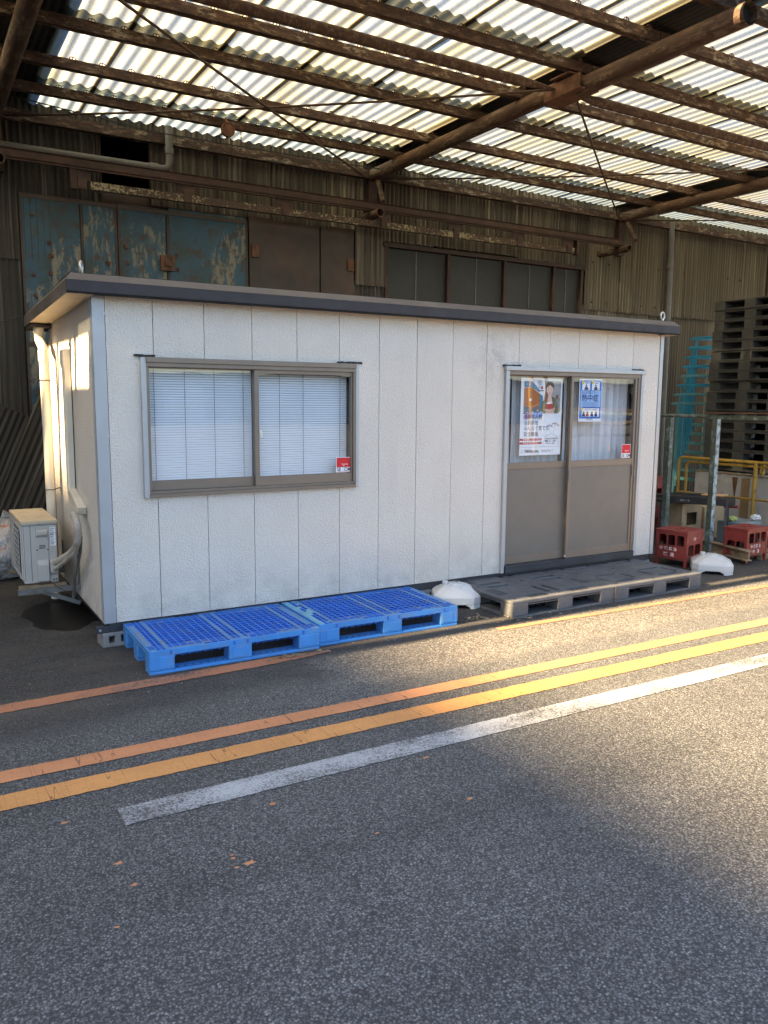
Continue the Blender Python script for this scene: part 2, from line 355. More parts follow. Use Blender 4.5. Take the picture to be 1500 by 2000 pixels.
# ------------------------------------------------------------------ helpers
class MB:
    def __init__(s): s.v = []; s.f = []; s.mi = []; s.cur = 0
    def add(s, vs, fs):
        b = len(s.v); s.v += [tuple(p) for p in vs]; s.f += [tuple(i + b for i in f) for f in fs]; s.mi += [s.cur] * len(fs); return s
    def box(s, x0, x1, y0, y1, z0, z1, mat=None):
        vs = [Vector(p) for p in ((x0,y0,z0),(x1,y0,z0),(x1,y1,z0),(x0,y1,z0),(x0,y0,z1),(x1,y0,z1),(x1,y1,z1),(x0,y1,z1))]
        if mat: vs = [mat @ p for p in vs]
        return s.add(vs, [(0,3,2,1),(4,5,6,7),(0,1,5,4),(1,2,6,5),(2,3,7,6),(3,0,4,7)])
    def bar(s, a, b, w, h, up=(0, 0, 1)):
        a, b = Vector(a), Vector(b); d = (b - a); L = d.length; d.normalize(); up = Vector(up)
        sd = d.cross(up)
        if sd.length < 1e-4: sd = d.cross(Vector((1, 0, 0)))
        sd.normalize(); u = sd.cross(d)
        vs = []
        for t in (a, b):
            for i, j in ((-1,-1),(1,-1),(1,1),(-1,1)): vs.append(t + sd * (w/2*i) + u * (h/2*j))
        return s.add(vs, [(3,2,1,0),(4,5,6,7),(0,1,5,4),(1,2,6,5),(2,3,7,6),(3,0,4,7)])
    def tube(s, pts, r, n=10, cap=True, radii=None):
        pts = [Vector(p) for p in pts]; rings = []; prev = None
        for i, p in enumerate(pts):
            d = (pts[min(i+1, len(pts)-1)] - pts[max(i-1, 0)]).normalized()
            if prev is None:
                a = d.cross(Vector((0, 0, 1)))
                if a.length < 1e-3: a = d.cross(Vector((1, 0, 0)))
            else: a = prev - d * prev.dot(d)
            a.normalize(); prev = a; b = d.cross(a); rr = radii[i] if radii else r
            rings.append([p + a * (rr * math.cos(2*math.pi*k/n)) + b * (rr * math.sin(2*math.pi*k/n)) for k in range(n)])
        vs = [q for g in rings for q in g]; fs = []
        for i in range(len(pts) - 1):
            for k in range(n): fs.append((i*n+k, i*n+(k+1)%n, (i+1)*n+(k+1)%n, (i+1)*n+k))
        if cap: fs += [tuple(range(n))[::-1], tuple((len(pts)-1)*n + k for k in range(n))]
        return s.add(vs, fs)
    def loft(s, secs, close=True):
        n = len(secs[0]); vs = [q for g in secs for q in g]; fs = []
        for i in range(len(secs)-1):
            for k in range(n): fs.append((i*n+k, i*n+(k+1)%n, (i+1)*n+(k+1)%n, (i+1)*n+k))
        if close: fs += [tuple(range(n))[::-1], tuple((len(secs)-1)*n+k for k in range(n))]
        return s.add(vs, fs)
    def prism(s, poly, z0, z1, mat=None):
        n = len(poly); vs = [Vector((x, y, z)) for z in (z0, z1) for x, y in poly]
        if mat: vs = [mat @ p for p in vs]
        fs = [tuple(range(n))[::-1], tuple(range(n, 2*n))] + [(k, (k+1)%n, n+(k+1)%n, n+k) for k in range(n)]
        return s.add(vs, fs)
    def plate(s, xs, ys, solid, t0, t1, mat=None):
        """slab in local XY cut into cells; solid(i,j) tells which cells are filled; only outer faces are made"""
        nx, ny = len(xs)-1, len(ys)-1
        S = lambda i, j: 0 <= i < nx and 0 <= j < ny and solid(i, j)
        vid = {}; vs = []
        def V(i, j, k):
            if (i, j, k) not in vid:
                vid[(i, j, k)] = len(vs); p = Vector((xs[i], ys[j], t1 if k else t0)); vs.append(mat @ p if mat else p)
            return vid[(i, j, k)]
        fs = []
        for i in range(nx):
            for j in range(ny):
                if not S(i, j): continue
                fs.append((V(i,j,1), V(i+1,j,1), V(i+1,j+1,1), V(i,j+1,1))); fs.append((V(i,j,0), V(i,j+1,0), V(i+1,j+1,0), V(i+1,j,0)))
                if not S(i-1, j): fs.append((V(i,j,0), V(i,j,1), V(i,j+1,1), V(i,j+1,0)))
                if not S(i+1, j): fs.append((V(i+1,j,0), V(i+1,j+1,0), V(i+1,j+1,1), V(i+1,j,1)))
                if not S(i, j-1): fs.append((V(i,j,0), V(i+1,j,0), V(i+1,j,1), V(i,j,1)))
                if not S(i, j+1): fs.append((V(i,j+1,0), V(i,j+1,1), V(i+1,j+1,1), V(i+1,j+1,0)))
        return s.add(vs, fs)
    def holes(s, x0, x1, y0, y1, rects, t0, t1, mat=None):
        xs = sorted({x0, x1} | {min(max(v, x0), x1) for r in rects for v in r[:2]}); ys = sorted({y0, y1} | {min(max(v, y0), y1) for r in rects for v in r[2:]})
        def solid(i, j):
            cx, cy = (xs[i]+xs[i+1])/2, (ys[j]+ys[j+1])/2
            return not any(r[0] < cx < r[1] and r[2] < cy < r[3] for r in rects)
        return s.plate(xs, ys, solid, t0, t1, mat)
    def mesh(s, name, mats):
        me = bpy.data.meshes.new(name); me.from_pydata(s.v, [], s.f)
        for m in (mats if isinstance(mats, (list, tuple)) else [mats]): me.materials.append(MAT[m] if isinstance(m, str) else m)
        if max(s.mi, default=0): me.polygons.foreach_set('material_index', s.mi)
        me.validate(); me.update(); return me
    def pieces(s):
        n = len(s.v); par = list(range(n))
        def find(a):
            while par[a] != a: par[a] = par[par[a]]; a = par[a]
            return a
        for f in s.f:
            a = find(f[0])
            for b in f[1:]: par[find(b)] = a
        isl = {}
        for i in range(n): isl.setdefault(find(i), []).append(i)
        isl = list(isl.values())
        if len(isl) < 2 or len(isl) > 120: return None
        bb = [([min(s.v[i][k] for i in g) for k in range(3)], [max(s.v[i][k] for i in g) for k in range(3)]) for g in isl]
        sz = [max(h[k]-l[k] for k in range(3)) for l, h in bb]; p2 = list(range(len(isl)))
        def f2(a):
            while p2[a] != a: a = p2[a]
            return a
        for i in range(len(isl)):
            for j in range(i):
                gap = math.sqrt(sum(max(0, bb[i][0][k]-bb[j][1][k], bb[j][0][k]-bb[i][1][k])**2 for k in range(3)))
                if gap <= max(.02, .5*max(sz[i], sz[j])): p2[f2(i)] = f2(j)
        gr = {}
        for i in range(len(isl)): gr.setdefault(f2(i), []).extend(isl[i])
        return list(gr.values()) if len(gr) > 1 else None
    def build(s, name, mats, parent=None, bevel=0, smooth=False, label=None, **k):
        """one object, or, where the mesh holds pieces that stand apart, one object per piece"""
        g = s.pieces() if (parent is not None and k.get('kind') is None) else None
        if not g: return link(name, s.mesh(name, mats), parent, bevel, smooth, label, **k)
        owner = {}
        for gi, vs in enumerate(g):
            for i in vs: owner[i] = gi
        first = None
        for gi, vs in enumerate(g):
            idx = {v: n for n, v in enumerate(sorted(vs))}; m = MB(); m.v = [s.v[v] for v in sorted(vs)]
            m.f = [tuple(idx[v] for v in f) for f in s.f if owner[f[0]] == gi]; m.mi = [0]*len(m.f)
            o = link(name, m.mesh(name, mats), parent, bevel, smooth, label, **k); first = first or o
        return first

def link(name, me, parent=None, bevel=0, smooth=False, label=None, loc=None, rot=None, kind=None):
    o = bpy.data.objects.new(name, me); COL.objects.link(o)
    if parent: o.parent = parent
    if loc: o.location = loc
    if rot: o.rotation_euler = rot
    if smooth:
        for p in me.polygons: p.use_smooth = True
        try: me.set_sharp_from_angle(angle=R(35))
        except Exception: pass
    if bevel:
        b = o.modifiers.new('bevel', 'BEVEL'); b.width = bevel; b.segments = 2; b.limit_method = 'ANGLE'; b.angle_limit = R(40)
    if label: o['label'] = label
    if kind: o['kind'] = kind
    return o
def thing(name, label, cat, loc=(0, 0, 0), rz=0, group=None):
    o = bpy.data.objects.new(name, None); COL.objects.link(o); o.location = loc; o.rotation_euler = (0, 0, rz); o.empty_display_size = .1
    o['label'] = label; o['category'] = cat
    if group: o['group'] = group
    return o
def tag(o, label, cat, group=None):
    o['label'] = label; o['category'] = cat
    if group: o['group'] = group
    return o
def copy_tree(o, parent=None):
    c = o.copy(); COL.objects.link(c); c.parent = parent
    for ch in list(o.children): copy_tree(ch, c)
    return c
def structure(o): o['kind'] = 'structure'; return o

def text(name, body, size, mat, parent, matrix, sx=1.0, ext=0.0004, align='LEFT', bold=0.0):
    cu = bpy.data.curves.new(name, 'FONT'); cu.body = body; cu.size = size; cu.extrude = ext; cu.align_x = align; cu.offset = bold
    cu.resolution_u = 3
    o = bpy.data.objects.new(name, cu); COL.objects.link(o)
    dg = bpy.context.evaluated_depsgraph_get(); me = bpy.data.meshes.new_from_object(o.evaluated_get(dg))
    bpy.data.objects.remove(o); bpy.data.curves.remove(cu)
    me.transform(Matrix.Diagonal((sx, 1, 1, 1))); me.transform(matrix); me.materials.clear(); me.materials.append(MAT[mat] if isinstance(mat, str) else mat)
    return link(name, me, parent)
# maps local (x right, y up, z towards viewer) onto a wall that faces -y
FRONT = Matrix(((1, 0, 0, 0), (0, 0, -1, 0), (0, 1, 0, 0), (0, 0, 0, 1)))
# onto a wall that faces -x : local x runs towards -y
LEFTW = Matrix(((0, 0, -1, 0), (-1, 0, 0, 0), (0, 1, 0, 0), (0, 0, 0, 1)))
def T(x, y, z): return Matrix.Translation((x, y, z))

# ================================================================== GROUND
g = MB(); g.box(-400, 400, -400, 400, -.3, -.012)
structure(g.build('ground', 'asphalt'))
def ragged(x0, x1, ylo, yhi, step=.05, j=.006, slope=0.0, z=.004, mat='asphalt', name='road', irregular=None):
    m = MB(); n = max(2, int((x1-x0)/step)); vs = []; fs = []
    for i in range(n+1):
        x = x0 + (x1-x0)*i/n
        a = ylo + slope*x + random.uniform(-j, j); b = yhi + slope*x + random.uniform(-j, j)
        if irregular: a, b = irregular(x, a, b)
        vs += [(x, a, z), (x, b, z)]
    for i in range(n): fs.append((2*i, 2*i+2, 2*i+3, 2*i+1))
    m.add(vs, fs); return structure(m.build(name, mat))
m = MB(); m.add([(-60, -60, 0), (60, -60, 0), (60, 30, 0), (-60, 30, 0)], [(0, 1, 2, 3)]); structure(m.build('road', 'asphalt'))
ragged(-9, 16, -1.775, -1.655, .035, .0025, -.0125, .004, 'paint_orange', 'orange_edge_line')
ragged(-9, 16, -2.040, -1.895, .035, .0035, -.0125, .004, 'paint_orange2', 'orange_lane_line')
ragged(-.452, 16, -2.395, -2.245, .03, .0028, -.009, .004, 'paint_white', 'white_lane_line')
ragged(-9, 1.25, -.885, -.760, .03, .004, .028, .004, 'paint_faded', 'faded_orange_line', lambda x, a, b: (a, b) if x < .85 else (a + (x-.85)*.1, b - (x-.85)*.14))
ragged(2.55, 14, -.900, -.835, .03, .006, -.028, .004, 'paint_faded', 'faded_orange_line')
# dried paint spots on the road
for i, (x, y, s) in enumerate([(.118, -2.512, .017), (.857, -2.884, .015), (.913, -2.463, .016), (.379, -2.927, .008), (-.532, -2.638, .015), (-.517, -2.797, .012), (-.166, -2.814, .012), (-.119, -2.871, .022), (-.175, -2.876, .010), (-.658, -2.247, .014), (-.16, -2.79, .008), (-.62, -3.0, .008)]):
    m = MB(); n = 11
    m.prism([(x + s*random.uniform(.35, 1.1)*math.cos(2*math.pi*k/n)*1.25, y + s*.8*random.uniform(.35, 1.1)*math.sin(2*math.pi*k/n)) for k in range(n)], .001, .002)
    structure(m.build('paint_spot', 'paint_orange'))
# dark wet stain below the outdoor unit
m = MB(); n = 110; pts = []
for k in range(n):
    a = 2*math.pi*k/n; r = 1 + .10*math.sin(3*a+1) + .05*math.sin(7*a) + .03*math.sin(17*a+2) + random.uniform(-.012, .012)
    pts.append((-.13 + .30*r*math.cos(a), 1.02 + .44*r*math.sin(a)))
m.prism(pts, .0015, .003)
MAT['wet'] = plain('wet_asphalt', (.013, .012, .011), .42, 0, .6, scale=110, bump=.6, bs=150)
structure(m.build('wet_patch', 'wet'))
# fine litter and grit along the hut
m = MB()
for i in range(900):
    x = random.uniform(-1.2, 9); y = random.choice([random.uniform(-1.1, -.2), random.gauss(-.85, .12), random.uniform(-4, -1)]); s = random.uniform(.0015, .0045)
    m.box(x, x+s*random.uniform(1, 2.5), y, y+s, .0, s*.7, None)
MAT['grit'] = plain('pale_grit', (.20, .19, .17), .9, 0, .6, scale=40)
o = m.build('grit', 'grit'); o['kind'] = 'stuff'; o['label'] = 'loose grit and small stones scattered on the asphalt'
# dead leaves in front of the blue pallets
def leaf_pile(cx, cy, n, sx, sy, lab):
    m = MB()
    for i in range(n):
        a = random.uniform(0, 6.28); x = cx + random.gauss(0, sx); y = cy + random.gauss(0, sy); L = random.uniform(.012, .028); z = random.uniform(.001, .014)
        M3 = T(x, y, z) @ Matrix.Rotation(a, 4, 'Z') @ Matrix.Rotation(random.uniform(-.6, .6), 4, 'X')
        m.add([M3 @ Vector(p) for p in ((-L, 0, 0), (0, -L*.35, .003), (L, 0, 0), (0, L*.35, .002))], [(0, 1, 2, 3)])
    o = m.build('leaf_litter', 'wood'); o['kind'] = 'stuff'; o['label'] = lab
leaf_pile(1.02, -.78, 60, .10, .02, 'dry leaf litter at the foot of the left blue pallet')
leaf_pile(2.62, -.62, 30, .12, .03, 'dry leaf litter beside the grey pallets')
leaf_pile(2.9, -.80, 26, .3, .03, 'leaf scraps along the faded line')

# ================================================================== OFFICE HUT
HX0, HX1, HY1, HZ0, HZ1 = -.035, 5.25, 1.84, .167, 2.318
W_ = .3462
hut = thing('site_office', 'cream stucco prefab office hut with dark roof edge standing under the canopy', 'hut')
WIN = (.252, 1.885, 1.003, 1.935); DOOR = (3.318, 4.965, HZ0, 1.955)
xs = [.042] + [k*W_ for k in range(1, 15)] + [5.205]
for k in range(15):
    m = MB(); x0, x1 = xs[k] + .0022, xs[k+1] - .0022
    yy = random.uniform(-.0006, .0006)
    rects = [r for r in (WIN, DOOR) if r[0] < x1 and r[1] > x0]
    # cells in x/z, thickness 40 mm back from the face
    m.holes(x0, x1, HZ0, HZ1, [(max(r[0], x0) if r[0] > x0 else x0 - 1, r[1], r[2] if r[2] > HZ0 else -1, r[3]) for r in rects], -.04, -yy, FRONT)
    m.build('wall_panel', 'stucco', hut)
m = MB(); m.holes(HX0+.01, HX1-.01, HZ0+.01, HZ1-.02, [WIN, (DOOR[0], DOOR[1], -1, DOOR[3])], -.052, -.041, FRONT)
m.build('joint_backing', 'black', hut)
# side wall (left), back wall, right wall
ys = [0.0] + [.04 + .36*k for k in range(1, 5)] + [HY1]
for k in range(5):
    a, b = ys[k] + (.0015 if k else .004), ys[k+1] - .0015
    m = MB(); top0 = 2.305 - .03*a
    m.box(HX0, HX0+.04, a, b, HZ0, top0); m.build('wall_panel', 'stucco', hut)
m = MB(); m.box(HX0+.012, HX0+.03, .01, HY1-.02, HZ0+.01, 2.2); m.box(HX1-.04, HX1-.004, .01, HY1, HZ0, 2.27); m.box(HX0+.045, HX1-.045, HY1-.04, HY1, HZ0, 2.25)
m.box(HX0+.045, HX1-.045, .06, HY1-.045, HZ0, HZ0+.03)
m.build('rear_wall', 'stucco', hut)
# inner faces: a plain dark room behind the glass
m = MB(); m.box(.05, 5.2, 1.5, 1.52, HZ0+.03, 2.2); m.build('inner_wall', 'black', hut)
m = MB(); m.box(HX0-.004, .040, -.006, .035, HZ0-.002, HZ1-.003); m.box(HX0-.0065, HX0-.0005, .0355, .055, HZ0-.002, HZ1-.02)
m.build('corner_trim', 'trim_alu', hut, bevel=.003)
m = MB(); m.box(5.207, HX1+.004, -.006, .04, HZ0-.002, HZ1-.003); m.build('corner_trim', 'trim_alu', hut, bevel=.003)
m = MB()
for z in (.28, .85, 1.42, 2.2):
    m.tube([(.037, -.0055, z), (.037, -.011, z)], .006, 8); m.tube([(HX1-.035, -.0055, z), (HX1-.035, -.011, z)], .006, 8)
    m.tube([(HX0-.0065, .045, z+.02), (HX0-.011, .045, z+.02)], .005, 8)
m.build('screw_heads', 'metal_bright', hut, kind='stuff')
# base channel
m = MB(); m.box(HX0+.03, HX1-.04, .018, .07, .10, HZ0-.004); m.box(HX0+.03, HX1-.04, HY1-.08, HY1-.03, .10, HZ0-.004)
m.box(HX0-.055, HX0+.03, .012, .05, .098, HZ0-.02); m.box(HX0+.03, HX0+.09, .07, HY1-.08, .10, HZ0-.004); m.build('base_channel', 'dark_steel', hut, bevel=.002)
m = MB(); m.tube([(HX0-.03, .0115, .122), (HX0-.03, .004, .122)], .008, 8); m.build('bolt', 'metal_bright', hut)

# roof
rf = thing('roof', '', ''); 
for key in ('label', 'category'): del rf[key]
rf.parent = hut
RX0, RX1, RY0, RY1 = -.202, 5.335, -.122, 1.93
def rz(y): return 2.378 - .030 * (y - RY0)
m = MB()   # top deck
m.add([(RX0+.03, RY0+.05, 2.432), (RX1-.03, RY0+.05, 2.432), (RX1-.03, RY1-.02, 2.36), (RX0+.03, RY1-.02, 2.36)], [(0, 1, 2, 3)])
m.build('roof_deck', 'roof_top', rf)
m = MB()   # sloped front flashing
m.add([(RX0, RY0, 2.383), (RX1, RY0, 2.383), (RX1-.035, RY0+.05, 2.430), (RX0+.035, RY0+.05, 2.430)], [(0, 1, 2, 3)])
m.build('front_flashing', 'roof_top', rf)
m = MB(); m.box(RX0, RX1, RY0, RY0+.012, 2.312, 2.3825); m.build('front_fascia', 'roof_dark', rf, bevel=.002)
m = MB(); m.box(RX0+.006, RX1-.006, RY0+.004, RY0+.05, 2.302, 2.3118); m.build('drip_edge', 'black', rf)
for sgn, X in ((1, RX0), (-1, RX1)):
    m = MB()
    m.add([(X, RY0+.012, 2.3), (X, RY1, 2.245), (X, RY1, 2.325), (X, RY0+.0, 2.382)], [(0, 1, 2, 3)])
    m.add([(X, RY0, 2.382), (X, RY1, 2.325), (X+sgn*.035, RY1, 2.37), (X+sgn*.035, RY0+.05, 2.430)], [(0, 1, 2, 3)])
    m.build('side_fascia', 'roof_top', rf)
    m = MB()
    m.add([(X, RY0+.012, 2.301), (X, RY1, 2.246), (X+sgn*.165, RY1, 2.246), (X+sgn*.165, RY0+.012, 2.301)], [(0, 1, 2, 3)])
    m.build('soffit', 'soffit', rf)
m = MB(); m.box(RX0+.16, RX1-.1, RY0+.013, -.0, 2.318, 2.32); m.build('front_soffit', 'roof_dark', rf)
m = MB(); m.box(RX0+.02, RX1-.02, RY1, RY1+.1, 2.22, 2.31); m.box(RX0+.01, RX0+.16, 1.60, RY1, 2.222, 2.242); m.build('rear_gutter', 'roof_dark', rf)
for ex, ey, rot in ((-.075, .08, 1.2), (5.24, .02, .15)):
    m = MB(); M3 = T(ex, ey, 0) @ Matrix.Rotation(rot, 4, 'Z')
    m.tube([M3 @ Vector((.030*math.cos(a*math.pi/8), 0, 2.487 + .034*math.sin(a*math.pi/8))) for a in range(17)], .0085, 8, False)
    m.tube([(ex, ey, 2.40), (ex, ey, 2.456)], .013, 10)
    m.build('lifting_eye', 'metal_bright', hut, smooth=True)
MAT['silicone'] = plain('black_sealant', (.02, .02, .022), .7, 0, .3, bump=.6, bs=80)
m = MB()
for a, b, z in ((.215, .350, 1.945), (1.71, 1.915, 1.944), (3.285, 3.47, 1.967), (4.84, 4.985, 1.966)):
    n = 14
    for i in range(n):
        xa = a + (b-a)*i/n; m.box(xa, xa+(b-a)/n+.004, -.016+random.uniform(-.004, .003), .002, z-.006+random.uniform(-.003, .002), z+.004+random.uniform(-.002, .004))
m.build('sealant', 'silicone', hut)

# ---- window
win = MB(); x0, x1, z0, z1 = WIN
win.box(x0, x0+.034, -.030, .0, z0-.004, z1-.002); win.box(x1-.026, x1, -.028, .0, z0-.002, z1-.004)
win = win.build('window', 'trim_alu', hut, bevel=.002)
m = MB(); a, b = x0+.0345, x1-.0265
m.box(a, b, -.040, .03, z1-.034, z1); m.box(a, b, -.028, .05, z1-.062, z1-.0345); m.box(a, b, -.036, .05, z0, z0+.022); m.box(a, b, -.018, .05, z0+.0225, z0+.04)
m.box(a, a+.018, -.024, .05, z0+.0405, z1-.0625); m.box(b-.020, b, -.024, .05, z0+.0405, z1-.0625)
m.build('window_frame', 'bronze', win, bevel=.0015)
mid = 1.060
def sash(parent, xa, xb, za, zb, y, st_l, st_r, rail_b, rail_t, name):
    m = MB(); m.box(xa, xa+st_l, y, y+.024, za, zb); m.box(xb-st_r, xb, y, y+.024, za, zb)
    m.box(xa+st_l, xb-st_r, y+.001, y+.023, za, za+rail_b); m.box(xa+st_l, xb-st_r, y+.001, y+.023, zb-rail_t, zb)
    m.build(name, 'bronze', parent, bevel=.0012)
    m = MB(); m.add([(xa+st_l, y+.012, za+rail_b), (xb-st_r, y+.012, za+rail_b), (xb-st_r, y+.012, zb-rail_t), (xa+st_l, y+.012, zb-rail_t)], [(0, 1, 2, 3)])
    m.build('glass_pane', 'glass', parent)
sash(win, a+.0185, mid+.02, z0+.041, z1-.063, .020, .012, .030, .068, .006, 'sash')
sash(win, mid-.012, b-.0205, z0+.041, z1-.063, -.010, .034, .014, .068, .026, 'sash')
m = MB(); m.box(mid+.026, mid+.044, -.016, -.0105, 1.395, 1.435); m.box(mid+.018, mid+.036, -.020, -.0165, 1.418, 1.447)
m.build('latch', 'metal_bright', win, bevel=.002)
# venetian blind : slats, cords and a bottom bar
m = MB(); nS = 46; zt, zb_ = 1.868, 1.075
for i in range(nS):
    z = zb_ + (zt-zb_)*(i+.5)/nS; h = .0098; w = random.uniform(-.0008, .0008)
    for p, q in ((a+.03, mid-.004), (mid+.004, b-.03)):
        m.add([(p, .070+w, z-h), (q, .070-w, z-h), (q, .074, z), (p, .074, z), (p, .084, z+h*.62), (q, .084, z+h*.62)], [(0, 1, 2, 3), (3, 2, 5, 4)])
m.build('blind', 'blind', win, kind='stuff', label='closed white slats of the window blind')
m = MB()
for x in (a+.07, a+.28, a+.49, mid-.07, mid+.03, mid+.21, mid+.40, b-.09):
    m.tube([(x, .066, zb_-.01), (x+.002, .066, zt)], .0016, 5)
m.build('blind_cords', 'galv', win)

# ---- sliding door
dr = MB(); x0, x1, z0, z1 = DOOR
dr.box(x0-.012, x0+.020, -.030, -.001, z0, z1-.030); dr.box(x1-.020, x1+.014, -.030, -.001, z0+.012, z1-.030); dr.box(x0-.022, x1+.026, -.042, -.001, z1-.030, z1+.004)
dr.box(x0+.0205, x0+.030, -.026, .06, z0+.06, z1-.031); 
door = dr.build('sliding_door', 'trim_alu', hut, bevel=.002)
m = MB(); a, b = x0+.0305, x1-.0205
m.box(a, b, -.022, .06, z1-.066, z1-.0305); m.box(b-.030, b, -.020, .06, z0+.062, z1-.0665)
m.build('door_frame', 'bronze', door, bevel=.0015)
m = MB(); m.box(a, b, -.036, .06, z0-.002, z0+.060); m.box(a, b, -.040, -.0365, z0+.046, z0+.056); m.build('threshold', 'dark_steel', door, bevel=.003)
dm = 4.088
def leaf(xa, xb, y):
    za, zb = z0+.062, z1-.067
    m = MB(); sl = .030
    m.box(xa, xa+sl, y, y+.026, za, zb); m.box(xb-sl, xb, y, y+.026, za, zb)
    for p, q in ((za, za+.070), (1.072, 1.130), (zb-.010, zb)): m.box(xa+sl, xb-sl, y+.002, y+.024, p, q)
    m.build('door_leaf_frame', 'bronze', door, bevel=.0015)
    m = MB(); m.box(xa+sl, xb-sl, y+.009, y+.017, za+.070, 1.072); m.build('kick_panel', 'bronze_panel', door)
    m = MB(); m.add([(xa+sl, y+.013, 1.130), (xb-sl, y+.013, 1.130), (xb-sl, y+.013, zb-.010), (xa+sl, y+.013, zb-.010)], [(0, 1, 2, 3)]); m.build('glass_pane', 'glass', door)
leaf(a+.0005, dm+.012, .024); leaf(dm-.018, b-.0305, -.012)
m = MB(); m.box(dm-.015, dm+.006, -.018, -.0125, .95, 1.05); m.build('handle', 'galv', door, bevel=.002)
m = MB(); m.box(b-.056, b-.036, -.018, -.0125, .96, 1.06); m.build('handle', 'galv', door, bevel=.002)
m = MB(); m.tube([(dm-.022, -.016, z0+.085), (dm-.022, .0, z0+.085)], .009, 8); m.build('guide_screw', 'metal_bright', door)
# curtains behind the door glass
def curtain(xa, xb, fn, y=.14):
    m = MB(); n = 90; vs = []; fs = []
    for i in range(n+1):
        u = i/n
        for j in range(5):
            v = j/4; x = xa + (xb-xa)*u; vs.append((x + .006*math.sin(v*3+u*9), y + fn(u)*(.75+.25*v), 1.02 + (1.89-1.02)*v))
    for i in range(n):
        for j in range(4): fs.append((i*5+j, (i+1)*5+j, (i+1)*5+j+1, i*5+j+1))
    m.add(vs, fs); return m.build('curtain', 'curtain', door, smooth=True)
curtain(3.36, 3.50, lambda u: .008*math.sin(u*7))
curtain(3.515, 3.72, lambda u: .014*math.sin(u*22), .15)
curtain(3.70, 4.06, lambda u: .016*math.sin(u*30+.6))
curtain(4.12, 4.32, lambda u: .012*math.sin(u*14)); curtain(4.30, 4.95, lambda u: .026*math.sin(u*38+.8*math.sin(u*9)) + .008*math.sin(u*83))

# ================================================================== things fixed to / lying at the hut's left end
dp = MB()
dp.tube([(-.125, 1.705, 2.245), (-.125, 1.705, 2.17), (-.125, 1.69, 2.13), (-.125, 1.60, 2.09), (-.125, 1.52, 2.06), (-.125, 1.495, 2.02), (-.125, 1.495, 1.98), (-.125, 1.49, 1.1), (-.125, 1.485, .03)], .036, 14)
dp.tube([(-.125, 1.705, 2.25), (-.125, 1.705, 2.18)], .042, 14); dp.tube([(-.125, 1.495, 2.035), (-.125, 1.495, 1.95)], .041, 14)
dpo = dp.build('downpipe', 'ivory_pvc', hut, smooth=True, label='ivory rain pipe at the rear left corner')
m = MB()
for z in (1.80, .93):
    m.tube([(-.125+.041*math.cos(k*math.pi/6), 1.49+.041*math.sin(k*math.pi/6), z) for k in range(13)], .003, 5, False); m.bar((-.09, 1.50, z), (-.038, 1.58, z), .006, .006)
m.build('bracket', 'rubber', dpo)
# slim duct over the refrigerant pipes
def duct(parent):
    m = MB(); y0 = .87; hw = .034
    sec = lambda y, z, w, d: [Vector((HX0-.002, y-w, z)), Vector((HX0-d, y-w*.9, z)), Vector((HX0-d-.012, y-w*.55, z)), Vector((HX0-d-.012, y+w*.55, z)), Vector((HX0-d, y+w*.9, z)), Vector((HX0-.002, y+w, z))]
    m.loft([sec(y0+.01, 2.015, .045, .03), sec(y0+.01, 2.005, .056, .055), sec(y0+.01, 1.91, .056, .055), sec(y0, 1.87, hw, .045), sec(y0, 1.0, hw, .045), sec(y0-.03, .965, hw, .045)])
    m2 = MB()
    a = [Vector((HX0-.002, .90, .955)), Vector((HX0-.057, .90, .955)), Vector((HX0-.057, .85, 1.00)), Vector((HX0-.002, .85, 1.00))]
    b = [Vector((HX0-.002, .47, .845)), Vector((HX0-.065, .47, .845)), Vector((HX0-.065, .435, .905)), Vector((HX0-.002, .435, .905))]
    m2.loft([a, b])
    o = m.build('pipe_duct', 'ivory_pvc', parent, smooth=True); m2.build('duct_elbow', 'ivory_pvc', o, bevel=.008)
    return o
duct(hut)
m = MB(); m.tube([(HX0-.01, .80, 2.03), (HX0-.014, .795, 2.055), (HX0-.014, .785, 2.055), (HX0-.01, .78, 2.03), (HX0-.01, .785, 1.6), (HX0-.01, .80, 1.0)], .004, 6); m.build('cable', 'rubber', hut)
# bracket carrying the outdoor unit
m = MB()
for y in (.86, 1.55):
    m.bar((HX0-.004, y, .262), (-.47, y, .262), .035, .006); m.bar((HX0-.004, y-.0175, .245), (-.47, y-.0175, .245), .004, .035)
    m.bar((HX0-.01, y+.002, .50), (HX0-.01, y+.002, .23), .035, .006, (1, 0, 0)); m.bar((HX0-.004, y, .12), (-.30, y, .235), .006, .03)
m.build('unit_bracket', 'galv', hut)
m = MB()
for y in (.885, 1.52): m.box(-.46, -.13, y-.02, y+.02, .266, .288)
m.build('timber_rail', 'wood', hut)

ac = thing('air_conditioner', 'ivory air conditioner outdoor unit on wall bracket at left end of the hut', 'air conditioner', (-.30, 1.25, .288))
AX0, AX1, AY0, AY1, AH = -.118, .118, -.37, .37, .455      # local; grille faces -x, end panel faces -y
m = MB(); m.box(AX0, AX1, AY0, AY1, .012, AH); m.build('casing', 'ac_body', ac, bevel=.008)
m = MB(); m.box(AX0-.008, AX1+.008, AY0-.008, AY1+.008, AH, AH+.022)
for y in (-.22, -.08, .08, .22): m.box(AX0+.02, AX1-.02, y-.006, y+.006, AH+.0215, AH+.025)
m.build('lid', 'ac_lid', ac, bevel=.005)
m = MB()
for y in (-.25, .25): m.box(AX0+.01, AX1+.01, y-.03, y+.03, 0, .0118)
m.build('foot', 'rubber', ac)
m = MB(); m.holes(AY0+.02, AY1-.02, .04, AH-.02, [(AY0+.05, AY1-.25, .06, AH-.04)], .0003, .012, T(AX0, 0, 0) @ Matrix(((0, 0, -1, 0), (1, 0, 0, 0), (0, 1, 0, 0), (0, 0, 0, 1))))
